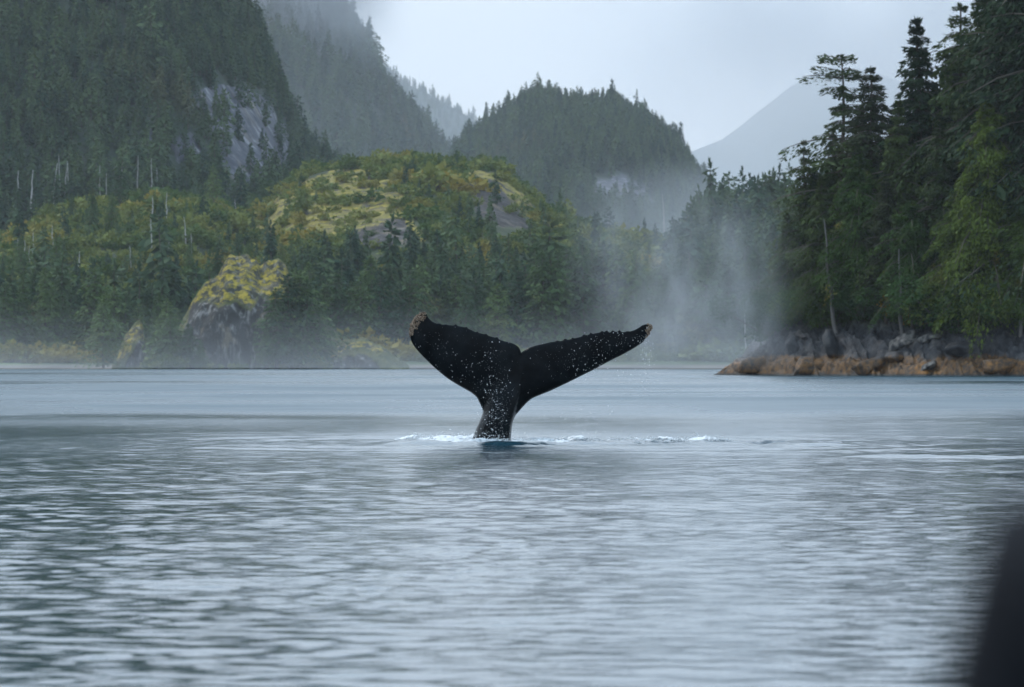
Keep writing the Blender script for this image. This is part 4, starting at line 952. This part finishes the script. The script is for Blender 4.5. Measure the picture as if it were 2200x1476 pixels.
# ------------------------------------------------------------------ person close to the camera, only the shoulder in the picture
def person():
    J = [(0, 0, 0.78), (0, 0.02, 0.95), (0, 0.02, 1.12), (0, 0, 1.24), (0, 0, 1.35), (0, 0.01, 1.42), (0, 0.03, 1.52), (0, 0.02, 1.62)]
    Rr = [(0.17, 0.13), (0.17, 0.13), (0.18, 0.14), (0.17, 0.13), (0.07, 0.07), (0.065, 0.07), (0.095, 0.11), (0.08, 0.1)]
    E = [(i, i + 1) for i in range(7)]
    for s in (-1, 1):
        b = len(J)
        J += [(s * 0.155, 0, 1.255), (s * 0.20, 0.02, 1.03), (s * 0.14, 0.24, 0.97), (s * 0.09, 0.32, 0.97)]
        Rr += [(0.075, 0.08), (0.062, 0.062), (0.045, 0.045), (0.035, 0.02)]
        E += [(3, b), (b, b + 1), (b + 1, b + 2), (b + 2, b + 3)]
        b = len(J)
        J += [(s * 0.11, 0.05, 0.76), (s * 0.13, 0.46, 0.78), (s * 0.13, 0.46, 0.36), (s * 0.13, 0.58, 0.30)]
        Rr += [(0.10, 0.10), (0.075, 0.075), (0.05, 0.05), (0.045, 0.035)]
        E += [(0, b), (b, b + 1), (b + 1, b + 2), (b + 2, b + 3)]
    me = bpy.data.meshes.new('person'); me.from_pydata(J, E, [])
    o = link('person', me, None, (0.400, 2.4, 0.028))
    sk = o.modifiers.new('skin', 'SKIN'); me.materials.append(M['jacket'])
    for v, r in zip(me.skin_vertices[0].data, Rr): v.radius = r
    me.skin_vertices[0].data[0].use_root = True
    sb = o.modifiers.new('subsurf', 'SUBSURF'); sb.levels = 2; sb.render_levels = 2
    sk.use_smooth_shade = True
    tag(o, 'person in a black jacket, blurred shoulder in the lower right corner', 'person')
person()

# ------------------------------------------------------------------ mist and haze
def box(name, x0, x1, y0, y1, z0, z1):
    V = [(x, y, z) for z in (z0, z1) for y in (y0, y1) for x in (x0, x1)]
    F = [(0, 2, 3, 1), (4, 5, 7, 6), (0, 1, 5, 4), (2, 6, 7, 3), (0, 4, 6, 2), (1, 3, 7, 5)]
    me = bpy.data.meshes.new(name); me.from_pydata(V, [], F); me.update(); return link(name, me)
def volmat(name, col=(0.93, 0.96, 1.0), aniso=0.2):
    m = bpy.data.materials.new(name); m.use_nodes = True; t = NT(m); t.n.remove(t.n['Principled BSDF'])
    v = t.add('ShaderNodeVolumePrincipled'); v.inputs['Color'].default_value = (*col, 1); v.inputs['Anisotropy'].default_value = aniso
    t.link(v.outputs[0], t.n['Material Output'].inputs['Volume']); return m, t, v

# breath of a whale hanging over the water
BX0, BX1, BY0, BY1, BZ1 = (1180 - CX) * 130 / FPX, (1800 - CX) * 130 / FPX, 128.5, 131.5, CAMZ + (YH - 340) * 130 / FPX
sp = box('whale_spout', BX0, BX1, BY0, BY1, 0.05, BZ1)
m, t, v = volmat('spout_mist')
g = t.add('ShaderNodeNewGeometry'); P = g.outputs['Position']; sep = t.add('ShaderNodeSeparateXYZ'); t.link(P, sep.inputs[0])
X_, Y_, Z_ = sep.outputs
zn = t.math('DIVIDE', Z_, BZ1)
cxn = t.math('MULTIPLY_ADD', zn, -1.7, 4.85)                      # the plume leans to the left with height
wid = t.math('MULTIPLY_ADD', zn, 1.0, 1.25)
xx = t.math('DIVIDE', t.math('SUBTRACT', X_, cxn), wid)
yy = t.math('DIVIDE', t.math('SUBTRACT', Y_, 130.0), 0.9)
rad = t.math('ADD', t.math('MULTIPLY', xx, xx), t.math('MULTIPLY', yy, yy))
body = t.math('POWER', 2.718, t.math('MULTIPLY', rad, -1.0))
edge = t.math('MULTIPLY', t.ramp(X_, BX0, BX0 + 1.0), t.ramp(X_, BX1 - 0.4, BX1 - 2.0))
edge = t.math('MULTIPLY', t.math('MULTIPLY', edge, t.ramp(zn, 1.0, 0.45)), t.ramp(Z_, 1.15, 1.9))
st = t.noise(P, 1.0, 3, 0.5, (1.4, 1.0, 0.42)); pu = t.noise(P, 0.9, 4, 0.6, (1, 1, 0.8))
den = t.math('MULTIPLY', t.math('MULTIPLY', body, edge), t.math('MULTIPLY', t.ramp(st, 0.25, 0.80), t.ramp(pu, 0.2, 0.75)))
t.link(t.math('MULTIPLY', den, 1.3), v.inputs['Density']); sp.data.materials.append(m)
tag(sp, 'misty whale breath drifting above the water right of the tail', kind='stuff')

# low mist lying on the far shore
ms = box('shore_mist', -330, 110, 1060, 1243, 0.3, 16)
m, t, v = volmat('shore_mist')
g = t.add('ShaderNodeNewGeometry'); P = g.outputs['Position']; sep = t.add('ShaderNodeSeparateXYZ'); t.link(P, sep.inputs[0])
hfall = t.math('POWER', 2.718, t.math('MULTIPLY', sep.outputs[2], -0.2))
hfall = t.math('MULTIPLY', hfall, t.ramp(sep.outputs[2], 16, 8))
nn = t.ramp(t.noise(P, 0.02, 3, 0.5), 0.2, 0.75)
t.link(t.math('MULTIPLY', t.math('MULTIPLY', hfall, nn), 0.0034), v.inputs['Density']); ms.data.materials.append(m)
tag(ms, 'thin low mist along the far shore', kind='stuff')

def mist_bank(x0, x1, y0, y1, D0, D1, dens, nscale, label, grad):
    X0, X1 = (x0 - CX) * D1 / FPX, (x1 - CX) * D1 / FPX; Z0, Z1 = CAMZ + (YH - y1) * D1 / FPX, CAMZ + (YH - y0) * D1 / FPX
    o = box('mountain_mist', X0, X1, D0, D1, max(Z0, 5), Z1)
    m, t, v = volmat('mountain_mist'); g = t.add('ShaderNodeNewGeometry'); P = g.outputs['Position']; sep = t.add('ShaderNodeSeparateXYZ'); t.link(P, sep.inputs[0])
    w = X1 - X0; h = Z1 - Z0
    e = t.math('MULTIPLY', t.ramp(sep.outputs[0], X0, X0 + w * 0.4), t.ramp(sep.outputs[0], X1, X1 - w * 0.4))
    e = t.math('MULTIPLY', e, t.math('MULTIPLY', t.ramp(sep.outputs[2], Z0, Z0 + h * grad), t.ramp(sep.outputs[2], Z1, Z1 - h * 0.3)))
    e = t.math('MULTIPLY', e, t.ramp(t.noise(P, nscale, 4, 0.6), 0.3, 0.7))
    t.link(t.math('MULTIPLY', e, dens), v.inputs['Density']); o.data.materials.append(m); tag(o, label, kind='stuff')
mist_bank(380, 900, -260, 200, 6000, 6180, 0.022, 0.008, 'cloud wisp drifting across the top of the steep misty mountain', 0.6)
mist_bank(1100, 2700, -260, 470, 24500, 25500, 0.0024, 0.0012, 'cloud hiding the top of the pale blue mountain', 0.55)
mist_bank(420, 1250, 180, 560, 2080, 2140, 0.0020, 0.012, 'thin blue mist behind the golden knoll', 0.25)
mist_bank(1180, 1720, 330, 640, 2300, 2420, 0.0032, 0.014, 'mist in the valley below the rounded mountain', 0.35)
hz = box('haze', -16000, 16000, -200, 46000, -2.5, 2400)
m, t, v = volmat('haze', (0.90, 0.945, 1.0), 0.25); v.inputs['Density'].default_value = 3.6e-5
hz.data.materials.append(m); tag(hz, 'pale even haze in the air', kind='stuff')
